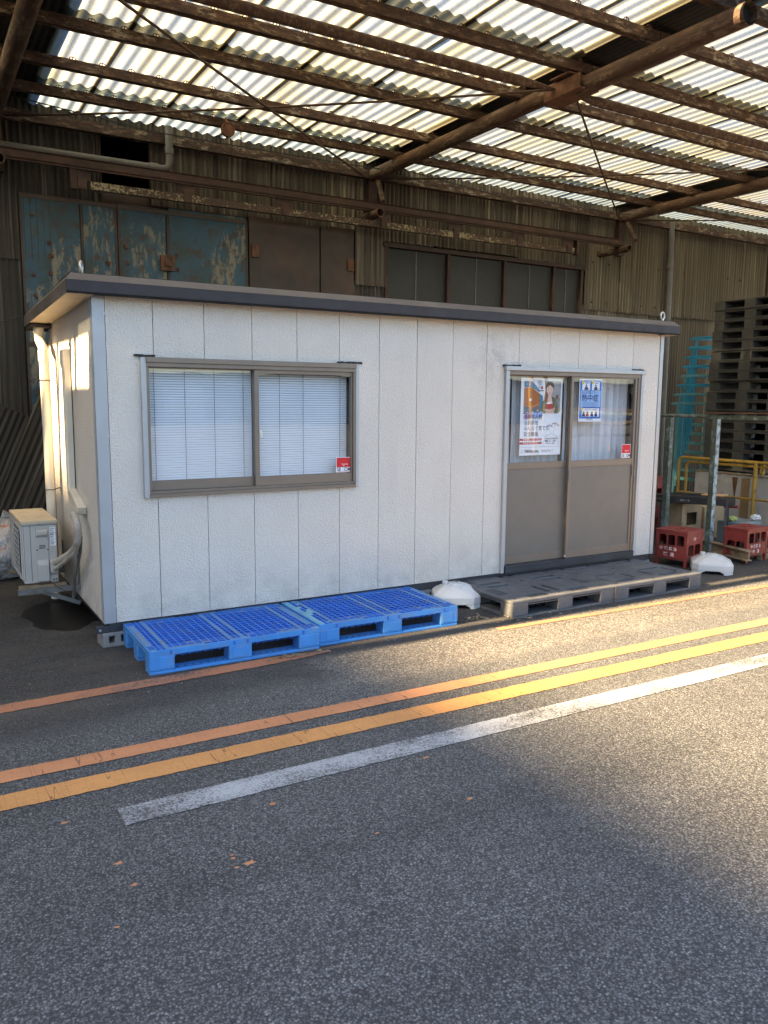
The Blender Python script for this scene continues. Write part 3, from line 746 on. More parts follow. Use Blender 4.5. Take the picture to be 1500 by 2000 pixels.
m.build('front_panel', 'ac_body', ac, bevel=.002)
m = MB(); m.box(AX0-.002, AX0-.0005, AY0+.055, AY1-.255, .065, AH-.045); m.build('fan_opening', 'black', ac)
m = MB()
for i in range(9): z = .08 + i*.04; m.bar((AX0-.022, AY0+.045, z), (AX0-.022, AY1-.245, z), .004, .004)
for i in range(6): y = AY0+.05 + i*.08; m.bar((AX0-.022, y, .055), (AX0-.022, y, AH-.035), .004, .004)
m.bar((AX0-.022, AY0+.046, .055), (AX0-.006, AY0+.03, .055), .006, .006); m.bar((AX0-.022, AY0+.046, AH-.04), (AX0-.006, AY0+.03, AH-.04), .006, .006)
m.build('grille', 'ac_body', ac)
m = MB(); yq = AY0
m.box(AX0+.052, AX0+.055, yq-.0012, yq+.001, .03, AH-.012); m.box(AX0+.008, AX0+.0095, yq-.001, yq+.001, .03, AH-.012); m.box(AX0+.090, AX0+.0915, yq-.001, yq+.001, .03, AH-.02)
m.box(AX0+.002, AX1-.002, yq-.001, yq+.001, AH-.013, AH-.010)
m.build('panel_seam', 'black', ac)
# service cover on the end panel, facing the camera
m = MB(); cx0, cx1 = -.035, .060
def ring(z, d, i): return [Vector((cx0+i, yq-.0005, z)), Vector((cx0+i+.006, yq-d, z)), Vector((cx1-i-.006, yq-d, z)), Vector((cx1-i, yq-.0005, z))]
m.loft([ring(.018, .018, .006), ring(.030, .032, .004), ring(.150, .032, .004), ring(.185, .010, .0), ring(.315, .010, .0), ring(.355, .010, .0)])
m.build('valve_cover', 'ac_body', ac, bevel=.003)
m = MB(); m.loft([ring(.362, .012, .004), ring(.375, .026, .006), ring(.400, .026, .006), ring(.412, .008, .003)]); m.build('grip', 'ac_body', ac, bevel=.003)
m = MB()
for i in range(3): m.box(-.008, .036, yq-.0115, yq-.0098, .272+i*.010, .276+i*.010)
m.tube([(-.022, yq-.010, .262), (-.022, yq-.013, .262)], .005, 8); m.tube([(.050, yq-.010, .262), (.050, yq-.013, .262)], .005, 8)
m.tube([(.085, yq+.001, .03), (.085, yq-.004, .03)], .006, 8); m.box(.098, .108, yq-.002, yq+.001, .026, .036); m.box(-.01, .01, yq-.002, yq+.001, AH-.004, AH+.002)
m.build('vent_slots', 'black', ac)
MAT['print_grey'] = flat('grey_label_print', (.10, .11, .13), .6)
m = MB(); m.box(.070, .109, yq-.0012, yq+.001, .285, .425); lb = m.build('rating_label', 'paper', ac)
m = MB(); z = .420
while z > .292:
    w = random.uniform(.018, .033)
    m.box(.073, .073+w, yq-.0018, yq-.0013, z-.0022, z); z -= random.choice([.0045, .0045, .0045, .008])
m.box(.073, .086, yq-.0018, yq-.0013, .366, .374)
m.build('label_print', 'print_grey', lb)
m = MB()
m.tube([(.172, -.79, .570), (.170, -.86, .555), (.176, -.915, .51), (.178, -.925, .45), (.176, -.90, .39), (.17, -.82, .335), (.155, -.68, .27), (.12, -.50, .20), (.09, -.37, .155)], .024, 12)
m.build('insulated_pipe', 'hose', ac, smooth=True)
m = MB(); m.tube([(.184, -.88, .38), (.17, -.80, .295), (.14, -.62, .215), (.10, -.46, .135), (.085, -.37, .105)], .016, 10); m.build('insulated_pipe', 'hose', ac, smooth=True)
m = MB(); m.tube([(.20, -.88, .42), (.205, -.80, .30), (.20, -.72, .20), (.19, -.62, .08), (.185, -.60, -.03), (.18, -.58, -.08)], .012, 10); m.build('drain_hose', 'grey_pvc', ac, smooth=True)
m = MB(); m.loft([[Vector((.060, yq-.001, .06)), Vector((.112, yq-.001, .06)), Vector((.112, yq-.03, .09)), Vector((.060, yq-.03, .09))], [Vector((.060, yq-.001, .19)), Vector((.112, yq-.001, .19)), Vector((.112, yq-.03, .17)), Vector((.060, yq-.03, .17))]])
m.build('valve_hood', 'ac_body', ac, bevel=.006)
m = MB(); m.tube([(.05, yq, .02), (.12, yq-.12, -.03), (.20, yq-.25, -.06), (.235, yq-.30, -.10)], .003, 6); m.build('earth_wire', 'rubber', ac)

# concrete blocks under the hut
def block(x, y, lab, rz_=0):
    m = MB(); m.holes(-.10, .10, 0, .098, [(-.06, -.02, .025, .075), (.02, .06, .025, .075)], -.16, 0, FRONT)
    o = m.build('concrete_block', 'block', None, bevel=.004, loc=(x, y, 0), rot=(0, 0, rz_)); return tag(o, lab, 'block', 'blocks under the hut')
block(.05, .005, 'hollow concrete block under the left front corner of the hut', .05)
block(2.58, .02, 'hollow concrete block under the hut behind the white base'); block(5.15, .03, 'hollow concrete block under the right front corner of the hut')

# refuse bag
m = MB(); bpy_r = random.Random(3); nu, nv = 44, 26; vs = []; fs = []
from mathutils import noise as mn
for j in range(nv+1):
    v = j/nv; ph = math.pi*v
    for i in range(nu):
        a = 2*math.pi*i/nu; r = math.sin(ph)**.7
        p = Vector((r*math.cos(a)*.36, r*math.sin(a)*.32, -math.cos(ph)*.27 + .255)); d = 1 + .20*mn.noise(p*6) + .10*mn.noise(p*15)
        q = Vector((p.x*d, p.y*d, max(0.0, p.z*(1+.15*mn.noise(p*5+Vector((4, 1, 2)))))))
        vs.append(q)
for j in range(nv):
    for i in range(nu): fs.append((j*nu+i, j*nu+(i+1)%nu, (j+1)*nu+(i+1)%nu, (j+1)*nu+i))
m.add(vs, fs); bag = thing('refuse_bag', 'clear plastic refuse bag with red and white rubbish behind the air conditioner', 'bag', (-.40, 2.72, .0))
m.build('bag_film', 'bag', bag, smooth=True)
m = MB(); m.tube([(0, 0, .48), (.02, .01, .54), (.06, .0, .60)], .03, 8, True, [.05, .02, .045]); m.build('bag_neck', 'bag', bag, smooth=True)

# ================================================================== WAREHOUSE
wh = thing('warehouse', 'old warehouse clad in grimy corrugated sheets with rusty blue doors behind the hut', 'building')
WY = 4.0
def corr_mesh(w, h, pitch=.063, amp=.011, seg=6, ragged_bottom=0.0, seed=0):
    rr = random.Random(seed); n = max(2, int(round(w/pitch*seg))); m = MB(); rows = [0, 1] ; vs = []
    for i in range(n+1):
        x = w*i/n; y = -amp*math.sin(2*math.pi*x/pitch)
        jb = rr.uniform(0, ragged_bottom) if ragged_bottom else 0
        vs += [(x, y, jb), (x, y, h)]
    m.add(vs, [(2*i, 2*i+2, 2*i+3, 2*i+1) for i in range(n)]); return m
def cladding(x0, x1, z0, z1, y=WY, w=.73, ragged=.0, pitch=.063, parent=None, mat='wall'):
    x = x0; k = 0
    while x < x1 - .05:
        ww = min(w, x1-x); dy = random.uniform(-.012, .012) + (.006 if k % 2 else -.006); dz = random.uniform(-.012, .012)
        m = corr_mesh(ww + .03, z1-z0, pitch, amp=.016 if mat == 'wall_tan' else .011, seed=int(x*100)+k, ragged_bottom=ragged)
        o = m.build('wall_sheet', mat, parent or wh, smooth=True, loc=(x, y+dy, z0+dz)); x += w; k += 1
# upper band above the doors, with one missing sheet = black opening
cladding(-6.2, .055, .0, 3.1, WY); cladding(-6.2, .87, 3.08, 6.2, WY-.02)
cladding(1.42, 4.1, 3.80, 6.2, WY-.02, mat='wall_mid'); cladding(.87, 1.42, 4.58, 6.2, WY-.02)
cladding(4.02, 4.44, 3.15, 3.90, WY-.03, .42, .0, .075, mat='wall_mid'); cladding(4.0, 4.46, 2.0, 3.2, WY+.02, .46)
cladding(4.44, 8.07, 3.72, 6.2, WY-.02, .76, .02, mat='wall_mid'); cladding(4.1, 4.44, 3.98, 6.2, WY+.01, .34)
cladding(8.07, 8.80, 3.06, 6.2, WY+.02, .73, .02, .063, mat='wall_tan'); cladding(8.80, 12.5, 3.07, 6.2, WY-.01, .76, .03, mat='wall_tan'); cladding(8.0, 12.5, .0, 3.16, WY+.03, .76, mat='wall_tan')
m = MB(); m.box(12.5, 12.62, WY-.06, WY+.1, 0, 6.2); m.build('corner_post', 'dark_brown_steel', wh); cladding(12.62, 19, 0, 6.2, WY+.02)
# building shell behind: rear, sides and roof, so the openings look into a dark hall
m = MB(); m.box(-6.2, 19, 12.0, 12.1, 0, 6.2); m.box(-6.3, -6.2, WY, 12.1, 0, 6.2); m.box(19, 19.1, WY, 12.1, 0, 6.2); m.box(-6.3, 19.1, WY-.1, 12.1, 6.2, 6.35)
m.build('hall_shell', 'dark_brown_steel', wh)
# frame of the black opening
m = MB(); m.box(.85, .87, WY-.035, WY+.04, 3.85, 4.6); m.box(1.42, 1.44, WY-.035, WY+.04, 3.85, 4.6); m.build('opening_frame', 'dark_brown_steel', wh)
# sliding doors : rusted steel leaves with raised edges
bd = MB(); bd.box(.04, 4.02, WY+.055, WY+.09, .45, 3.90)
bdo = bd.build('steel_doors', 'brown_door', wh)
def door_panel(x0, x1, z0, z1, mat, y):
    m = MB(); m.box(x0+.006, x1-.006, y, y+.03, z0, z1); return m.build('door_panel', mat, bdo, bevel=.003)
DT = 3.765
door_panel(.055, .655, .50, DT, 'blue_door', WY-.035); door_panel(.675, 1.030, .50, DT, 'blue_door', WY-.030)
door_panel(1.045, 1.585, .50, DT+.01, 'blue_door', WY-.030); door_panel(1.605, 2.545, .50, DT+.03, 'blue_door', WY-.034)
door_panel(2.570, 3.515, .50, DT+.06, 'brown_door', WY-.030); door_panel(3.520, 4.005, .50, DT+.06, 'brown_door', WY-.032)
m = MB()
for x0, x1 in ((.055, 1.035), (1.045, 2.55)):
    m.box(x0, x1, WY-.044, WY-.0365, DT-.045, DT+.0); m.box(x0, x0+.022, WY-.043, WY-.0365, .5, DT-.0455); m.box(x1-.022, x1, WY-.043, WY-.0365, .5, DT-.0455); m.box(x0+.0225, x1-.0225, WY-.043, WY-.0365, 2.20, 2.25)
m.box(.655, .675, WY-.044, WY-.0365, .5, DT-.0455); m.box(1.585, 1.605, WY-.044, WY-.0365, .5, DT-.0455)
m.build('door_edge_strip', 'brown_door', bdo)
m = MB()
for x in (.16, .33, .52, .74, .93, 1.13, 1.46, 1.70, 2.1, 2.42):
    for z in (1.15, 1.7, 2.75, 2.95, 3.15, 3.30, 3.55):
        if random.random() < .55: m.tube([(x+random.uniform(-.04, .04), WY-.0345, z+random.uniform(-.05, .05)), (x, WY-.046, z)], random.uniform(.012, .024), 8)
m.build('rust_boss', 'rust', bdo)
m = MB(); m.box(1.50, 1.66, WY-.075, WY-.045, 3.10, 3.27); m.box(1.545, 1.615, WY-.09, WY-.0755, 3.15, 3.22); m.build('lock_box', 'rust', bdo, bevel=.004)
for x, z in ((3.90, 3.30), (2.60, 3.35)):
    m = MB(); m.box(x, x+.09, WY-.06, WY-.033, z, z+.15); m.build('hinge_plate', 'rust', bdo, bevel=.004)
m = MB(); m.box(-.05, 4.1, WY-.1, WY+.05, .42, .498); m.box(-.05, 4.1, WY-.02, WY+.08, 0, .42); m.build('door_sill', 'wood', wh)
# ribbon window of patterned glass
rw = MB(); rw.box(4.46, 8.04, WY+.07, WY+.09, 2.3, 3.72); rwo = rw.build('ribbon_window', 'black', wh)
px = [4.50, 4.87, 5.235, 5.70, 6.20, 6.66, 7.105, 7.52, 7.94]
px = [4.53, 5.235, 6.15, 6.25, 7.10, 7.95]
panes = [(4.50, 4.955), (4.965, 5.42), (5.47, 5.90), (5.91, 6.34), (6.42, 6.85), (6.86, 7.31), (7.36, 7.64), (7.65, 7.95)]
panes = [(4.52, 4.98), (4.99, 5.47), (5.53, 5.99), (6.00, 6.46), (6.53, 6.97), (6.98, 7.40), (7.45, 7.69), (7.70, 7.96)]
for p, q in panes:
    m = MB(); m.box(p, q, WY+.030, WY+.036, 2.3, 3.655); m.build('glass_pane', 'wireglass', rwo)
m = MB()
for x in (4.475, 5.475, 6.465, 7.405, 7.965): m.box(x, x+.05, WY-.02, WY+.06, 2.3, 3.66)
m.box(4.44, 8.05, WY-.045, WY+.06, 3.6602, 3.715); m.build('window_post', 'dark_brown_steel', rwo)
m = MB()
for i in range(0, 8, 2): m.box(panes[i][1], panes[i+1][0], WY+.022, WY+.04, 2.3, 3.655)
m.build('glazing_bar', 'galv', rwo)
# door track hood beam, lower rail with flaking paint, hangers
tr = MB(); BY = 3.6
tr.box(-2.5, 8.41, BY-.05, BY+.05, 3.990, 4.000); tr.box(-2.5, 8.41, BY-.05, BY+.05, 4.070, 4.080); tr.box(-2.5, 8.41, BY+.005, BY+.015, 4.0, 4.07)
tr.box(-2.5, 8.41, BY-.05, BY-.043, 3.975, 4.085)
tro = tr.build('track_beam', 'dark_brown_steel', wh)
m = MB(); m.box(.70, 7.42, BY-.03, BY+.03, 3.795, 3.872); m.build('lower_rail', 'speckle', wh)
for x in (.60, 1.70, 2.86, 4.19, 5.30, 6.38, 7.30):
    m = MB(); m.box(x-.105, x+.105, BY-.02, BY-.008, 3.873, 3.989); m.box(x-.03, x+.06, BY-.045, BY-.031, 3.79, 3.90); m.build('hanger_plate', 'dark_brown_steel', tro)
m = MB(); m.box(.50, .56, BY-.04, BY+.04, 3.78, 3.989); m.box(7.46, 7.52, BY-.04, BY+.04, 3.78, 3.989); m.build('rail_stop', 'dark_brown_steel', tro)
for x in (-.17, 4.06, 8.36):
    m = MB(); n = 16
    o_ = [(.055*math.cos(2*math.pi*k/n), .055*math.sin(2*math.pi*k/n)) for k in range(n)]; i_ = [(p*.82, q*.82) for p, q in o_]
    y0, y1 = BY-.20, WY
    vs = [(x+p, y, 3.935+q) for y in (y0, y1) for p, q in o_] + [(x+p, y, 3.935+q) for y in (y0, y0+.15) for p, q in i_]
    fs = [(k, (k+1)%n, n+(k+1)%n, n+k) for k in range(n)] + [(2*n+k, 3*n+k, 3*n+(k+1)%n, 2*n+(k+1)%n) for k in range(n)] + [(k, 2*n+k, 2*n+(k+1)%n, (k+1)%n) for k in range(n)]
    m.add(vs, fs); m.build('support_pipe', 'pipe', wh, smooth=True)
# grey plastic drain pipes on the wall
m = MB(); m.tube([(-3, 3.80, 4.15), (1.50, 3.80, 4.165), (1.565, 3.80, 4.18), (1.59, 3.80, 4.25), (1.59, 3.80, 4.62)], .042, 12); m.tube([(1.36, 3.80, 4.165), (1.46, 3.80, 4.166)], .050, 12); m.tube([(1.59, 3.80, 4.33), (1.59, 3.80, 4.40)], .050, 12)
m.build('drain_pipe', 'grey_pvc', wh, smooth=True, label='grey plastic pipe with an elbow below the eave')
m = MB(); m.tube([(9.80, 3.88, 4.60), (9.82, 3.88, 3.9), (9.84, 3.88, .1)], .055, 12); m.tube([(9.81, 3.88, 3.82), (9.81, 3.88, 3.92)], .066, 12); m.build('drain_pipe', 'grey_pvc', wh, smooth=True, label='grey plastic downpipe right of the hut')
m = MB()
for z in (3.80, 3.20):
    for i in range(40):
        x = 8.2 + i*.36 + random.uniform(-.05, .05)
        if x < 12.4: m.tube([(x, WY+.0, z+(x-8)*.004), (x, WY-.03, z+(x-8)*.004)], .014, 6)
m.build('sheet_screws', 'rust', wh, kind='stuff')
# wall plate carrying the canopy
m = MB(); m.box(-6, 18, 3.86, 3.945, 4.45, 4.55); m.build('wall_plate', 'beam', wh)
# loose corrugated sheets leaning at the far left
for i, (x, y, a, t_) in enumerate([(-.58, 3.72, .30, .10), (-1.35, 3.80, .30, .09)]):
    m = corr_mesh(.78, 2.0, .063, .010, 6); 
    o = m.build('loose_sheet', 'wall', None, smooth=True); o.location = (x, y, -.1 if i else .06); o.rotation_euler = (-t_, R(24), 0)
    tag(o, ['loose corrugated sheet leaning at a slant beside the blue door', 'second loose corrugated sheet leaning at the far left edge'][i], 'corrugated sheet', 'loose sheets leaning on the warehouse')

# ================================================================== CANOPY
cn = thing('canopy', 'rusty steel canopy roofed with yellowed translucent corrugated sheets', 'canopy')
P_Y = {'1': 3.30, '2': 2.55, '3': 1.70, '4': .99, '6': .235, '7': -.53, '8': -1.21}
PZ0, PZ1 = 4.548, 4.632
BAY = 4.42
bays = [(-8.96, -4.27), (-4.27, -.28), (.17, 4.20), (4.62, 8.63), (9.07, 13.05), (13.49, 17.5)]
for k, y in P_Y.items():
    for a, b in ((-9, -4.5), (-4.49, -.06), (-.05, 4.36), (4.37, 8.78), (8.79, 13.2), (13.21, 17.6)):
        m = MB(); m.box(a, b, y-.036, y-.030, PZ0, PZ1); m.box(a, b, y-.030, y+.036, PZ0, PZ0+.006); m.box(a, b, y-.030, y+.036, PZ1-.006, PZ1); m.box(a, b, y+.030, y+.036, PZ0+.006, PZ1-.006)
        o = m.build('purlin', 'beam', cn); o.rotation_euler = (0, random.uniform(-.0012, .0012), random.uniform(-.0008, .0008))
rows = [(4.03, 3.20, 3.33), (3.42, 1.60, 1.72), (1.80, .13, .25), (.33, -1.42, -1.3)]
rows = [(4.03, 3.16), (3.36, 1.57), (1.76, .10), (.29, -1.42)]       # (wall-side end, road-side end) of each row of sheets
PITCH, AMP = .1277, .0138
_cache = {}
def sheet_mesh(w, L, opaque=False, mat=None):
    key = (round(w, 3), round(L, 3), opaque, mat)
    if key in _cache: return _cache[key]
    n = int(round(w/PITCH*8)); nl = 6; m = MB(); vs = []; gr = []; p = PITCH if not opaque else .063; A = AMP if not opaque else .010
    for i in range(n+1):
        x = w*i/n; z = A*math.cos(2*math.pi*x/p)
        for j in range(nl+1):
            v = [0, .06, .11, .5, .89, .94, 1][j]
            vs.append((x, -L*v, z - .010*v + .004*math.sin(v*3.1)))
            e = 0.0
            if x > w-.035: e = .95
            if x < .02: e = max(e, .6)
            if j >= 5: e = max(e, .55)
            if j == 0: e = max(e, .4)
            gr.append(e)
    m.add(vs, [(i*(nl+1)+j, (i+1)*(nl+1)+j, (i+1)*(nl+1)+j+1, i*(nl+1)+j+1) for i in range(n) for j in range(nl)])
    me = m.mesh('roof_sheet', 'opaque_roof' if opaque else (mat or 'sheet'))
    at = me.attributes.new('grime', 'FLOAT', 'POINT'); at.data.foreach_set('value', gr)
    for q in me.polygons: q.use_smooth = True
    _cache[key] = me; return me
for bi, (bx0, bx1) in enumerate(bays):
    seams = [bx0]; x = bx0 + .514
    while x < bx1 - .2: seams.append(x); x += .7662
    seams.append(bx1)
    for ri, (y0, y1) in enumerate(rows):
        for si in range(len(seams)-1):
            a, b = seams[si], seams[si+1]
            if bi == 1 and (1.0 > y0 > -9) and False: pass
            # unseen sheets omitted and shortened to let a sun stripe onto the hut
            y0 = rows[ri][0]
            if bi == 1 and si == 0 and ri == 2: continue
            if bi == 1 and si == 0 and ri == 3: y0 = -.25
            if bi == 0 and ri == 2 and (a+b)/2 > -6.3: y0 = .62
            o = link('roof_sheet', sheet_mesh(b-a+.03, y0-y1, False, 'shaded_eave_sheet' if ri == 0 else None), cn, loc=(a, y0, PZ1+.030+random.uniform(0, .003)+.0015*si))
            o.rotation_euler = (random.uniform(-.001, .001), 0, random.uniform(-.002, .002))
    # opaque strip over the next truss
for sx in (-.30, 4.18, 8.61, 13.03):
    for (y0, y1) in rows:
        link('dark_roof_sheet', sheet_mesh(.60, y0-y1, True), cn, loc=(sx-.06, y0, PZ1+.066))
# hook bolts over the purlins
m = MB(); m.tube([(-.030, 0, -.004), (-.020, 0, .010), (0, 0, .017), (.020, 0, .010), (.030, 0, -.004)], .0045, 5); m.tube([(0, 0, -.03), (0, 0, .017)], .004, 5)
hb = m.mesh('hook_bolt', 'rust'); nb = 0
for y in (P_Y['1'], P_Y['2'], P_Y['3'], P_Y['4'], P_Y['6'], P_Y['7']):
    x = .12
    while x < 12.6 and nb < 290:
        if abs(((x+.05) % BAY) - .0) > .3: link('hook_bolt', hb, cn, loc=(x, y-.052, PZ1-.004)); nb += 1
        x += PITCH*2
# trusses: round pipes, gussets, end post and brace
TX = (-8.99, -.14, 4.23, 8.69, 13.1)
for i, x in enumerate(TX):
    m = MB(); m.tube([(x, 3.88, 4.50), (x, .34, 4.475)], .076, 18); m.build('truss_pipe', 'pipe', cn, smooth=True)
    m = MB(); xo = x + .03
    m.tube([(xo, .22, 4.43), (xo, -1.46, 4.415)], .081, 18, False)
    m.build('truss_pipe', 'pipe', cn, smooth=True)
    m = MB(); m.tube([(xo, -1.40, 4.415), (xo, -1.401, 4.415)], .080, 18); m.build('pipe_end', 'black', cn)
    m = MB(); m.box(x-.10, x+.13, .10, .56, 4.375, 4.385); m.box(x-.10, x-.092, .10, .56, 4.385, 4.50); m.box(x+.122, x+.13, .14, .50, 4.385, 4.47); m.box(x-.14, x+.16, .2, .44, 4.52, 4.532); m.build('gusset', 'rust', cn)
    m = MB(); m.tube([(x+.02, 3.80, 4.44), (x-.05, 3.55, 4.10)], .032, 10); m.build('brace', 'pipe', cn, smooth=True)
    m = MB(); m.box(x-.06, x+.06, 3.88, 3.98, 3.93, 4.55); m.build('wall_post', 'dark_brown_steel', cn)
for a, b in zip(TX[:-1], TX[1:]):
    m = MB(); L = b-a
    m.tube([(a+.13, .42, 4.45), (a+.45, .45, 4.455), (b-.5, .45, 4.46), (b-.10, .42, 4.45)], .042, 12, True, [.012, .045, .045, .012]); m.build('tie_pipe', 'pipe', cn, smooth=True)
    def sag(p, q, s, n=10):
        p, q = Vector(p), Vector(q); return [p.lerp(q, t/n) - Vector((0, 0, s*4*(t/n)*(1-t/n))) for t in range(n+1)]
    m = MB(); m.tube(sag((a+.10, 3.84, 4.46), (b-.08, .40, 4.45), .04), .011, 6); m.build('brace_rod', 'rope', cn)
    m = MB(); m.tube(sag((b-.10, 3.84, 4.44), (a+.12, .38, 4.42), .02), .012, 6)
    d = (Vector((a+.12, .38, 4.42)) - Vector((b-.10, 3.84, 4.44)))
    p = Vector((b-.10, 3.84, 4.43)); m.tube([p + d*.05, p + d*.085], .020, 8); m.build('brace_rod', 'rope', cn)
# front gutter
m = MB(); m.box(-9, 17.6, -1.60, -1.47, 4.52, 4.528); m.box(-9, 17.6, -1.60, -1.592, 4.528, 4.66); m.box(-9, 17.6, -1.478, -1.47, 4.528, 4.64); m.build('gutter', 'galv', cn)
m = MB(); m.tube([(-.05, 3.40, 4.52), (1.3, 3.42, 4.42), (3.0, 3.42, 4.43), (4.2, 3.6, 4.50)], .006, 6); m.build('cable', 'rubber', cn)
m = MB(); m.tube([(4.3, 3.5, 4.52), (6.0, 3.52, 4.40), (8.7, 3.7, 4.50)], .006, 6); m.build('cable', 'rubber', cn)
m = MB(); m.tube([(-1.6, 2.6, 2.75), (-1.0, 2.4, 2.30), (-.45, 2.1, 2.26), (-.21, 1.93, 2.33)], .006, 6)
o = m.build('cable', 'rubber', None, smooth=True); tag(o, 'black cable running from the left to the rear roof corner of the hut', 'cable')
# round lamp and chain hanging from the first purlin
lamp = thing('hanging_lamp', 'small round lamp with a chain hanging under the canopy near the warehouse', 'lamp', (2.02, 3.12, 4.47))
m = MB(); m.tube([(0, .03, 0), (0, .01, 0), (0, -.03, 0)], .07, 18, True, [.045, .072, .068]); m.build('lamp_housing', 'rust', lamp, smooth=True)
m = MB(); m.tube([(.068*math.cos(k*math.pi/9), -.032, .068*math.sin(k*math.pi/9)) for k in range(19)], .006, 6, False); m.build('lamp_rim', 'rust', lamp)
m = MB(); m.bar((0, 0, .07), (0, .05, .14), .02, .006); m.build('hook', 'rust', lamp)
m = MB()
for i in range(9):
    z = .05 - i*.028; ax = i % 2
    m.tube([(.15+.008*math.cos(k*math.pi/4)*(1-ax), .008*math.cos(k*math.pi/4)*ax, z+.018*math.sin(k*math.pi/4)) for k in range(9)], .003, 4, False)
m.build('chain', 'rust', lamp)

# ================================================================== PALLETS
def blue_pallet(name, label, loc, rz_):
    t = thing(name, label, 'pallet', loc, rz_, 'blue plastic pallets along the hut')
    W, D, H = 1.135, .735, .150
    # three runners along x, each three feet with a skid board
    xb = [(0, .155), (.500, .655), (.985, W)]
    for j, (ya, yb) in enumerate([(0, .115), (.315, .425), (.62, D)]):
        for (xa, x_b) in xb:
            m = MB(); m.box(xa, x_b, ya, yb, .0185, .118); m.build('foot', 'blue_plastic', t, bevel=.008)
        m = MB(); ys0, ys1 = (ya, yb)
        m.box(.156, .4995, ys0+.002, ys1-.002, 0, .018); m.box(.6555, .9845, ys0+.002, ys1-.002, 0, .018)
        m.box(0, W, ys0, ys1, -.0001, .0183) if False else None
        for (xa, x_b) in xb: m.box(xa+.001, x_b-.001, ys0+.001, ys1-.001, 0, .0183)
        m.build('skid_board', 'blue_plastic', t, bevel=.003)
        if j == 0:
            m = MB()
            for a_, b_ in ((.156, .4995), (.6555, .9845)):
                for q in range(7):
                    x = a_ + (b_-a_)*(q+.5)/7; m.tube([(x, .045, .0178), (x, .045, .0190)], .007, 8)
            m.build('drain_holes', 'grey_dark', t)
    # grooved corners and raised panels on the front feet
    m = MB()
    for q in range(6):
        for x in (-.0015, W-.030): m.box(x, x+.0315, -.0015, .03, .035+q*.016, .042+q*.016)
    m.box(.055, .145, -.0025, .002, .035, .105); m.box(.525, .63, -.0025, .002, .035, .095); m.box(1.0, 1.09, -.0025, .002, .035, .105)
    m.build('foot_relief', 'blue_plastic', t, bevel=.001)
    m = MB()
    for x in (.125, .53, .60, .62, 1.01):
        if x in (.125, .53, .62, 1.01): m.box(x, x+.012, -.0032, .001, .118, .143)
    m.build('front_slots', 'blue_deep', t)
    # deck
    m = MB(); b = .010
    m.box(0, W, 0, b, .112, H); m.box(0, W, D-b, D, .112, H); m.box(0, b, b, D-b, .112, H); m.box(W-b, W, b, D-b, .112, H)
    m.build('deck_rim', 'blue_plastic', t, bevel=.003)
    xl = [b]; cells = []
    # column widths: fine | coarse x7 | fine | fine | coarse x7 | fine
    fine, coarse = .030, .0475
    pat = [('s', .040), ('f', fine), ('f', fine), ('S', .022), ('f', fine)] + [('c', coarse)]*7 + [('f', fine), ('S', .022), ('f', fine), ('f', fine), ('S', .022), ('f', fine)] + [('c', coarse)]*7 + [('f', fine), ('S', .022), ('f', fine), ('f', fine), ('s', .040)]
    tot = sum(w for _, w in pat); k_ = (W - 2*b) / tot
    kinds = []
    for kd, w in pat: xl.append(xl[-1] + w*k_); kinds.append(kd)
    yl = [b]; yk = []
    ypat = [('s', .028), ('f', .022), ('f', .022), ('f', .022)] + [('c', .0475)]*10 + [('f', .022), ('f', .022), ('f', .022), ('s', .028)]
    tot = sum(w for _, w in ypat); k2 = (D - 2*b)/tot
    for kd, w in ypat: yl.append(yl[-1] + w*k2); yk.append(kd)
    g1 = MB(); bw = .0055
    for x in xl[1:-1]: g1.box(x-bw/2, x+bw/2, b, D-b, .096, H-.001)
    for y in yl[1:-1]: g1.box(b, W-b, y-bw/2, y+bw/2, .097, H-.0012)
    g1.build('deck_ribs', 'blue_deep', t)
    g1 = MB(); bw = .0068
    for x in xl[1:-1]: g1.box(x-bw/2, x+bw/2, b, D-b, H-.004, H-.0008)
    for y in yl[1:-1]: g1.box(b, W-b, y-bw/2, y+bw/2, H-.0041, H-.0009)
    g1.build('deck_grid', 'blue_mid', t)
    s0 = MB(); s1 = MB(); s2 = MB(); rr = random.Random(len(label))
    for i, kd in enumerate(kinds):
        for j, ykd in enumerate(yk):
            x0_, x1_, y0_, y1_ = xl[i]+.0028, xl[i+1]-.0028, yl[j]+.0028, yl[j+1]-.0028
            if 'chalky' in label and (i == 0 or (i in (1, 2) and rr.random() < .25)): s0.box(x0_-.003, x1_+.003, y0_-.003, y1_+.003, H-.008, H-.0002)
            elif kd == 'S': s1.box(x0_-.003, x1_+.003, y0_-.003, y1_+.003, H-.008, H-.0003)
            elif (kd == 's' and (ykd == 's' or 4 <= j <= 13)) : s1.box(x0_, x1_, y0_-.003, y1_+.003, H-.008, H-.0005)
            elif ykd == 's' and kd in 'cf' and (i % 9) in (5, 6, 7, 8, 4): s1.box(x0_-.003, x1_+.003, y0_, y1_, H-.008, H-.0005)
            elif kd == 'c' and ykd == 'f' and (i+j) % 5 == 0 and rr.random() < .5: s2.box(x0_, x1_, y0_, y1_, H-.012, H-.002)
    s1.build('deck_strip', 'blue_pale', t)
    if s0.v: s0.build('chalky_strip', 'blue_chalk', t, kind='stuff')
    t['_'] = 0; del t['_']; s2.build('clogged_dirt', 'block', t)
    return t
blue_pallet('plastic_pallet', 'bright blue gridded plastic pallet nearest the left corner of the hut', (.078, -.700, 0), R(-.6))
blue_pallet('plastic_pallet', 'blue gridded plastic pallet with chalky left edge, next to the white base', (1.232, -.668, 0), R(-1.2))

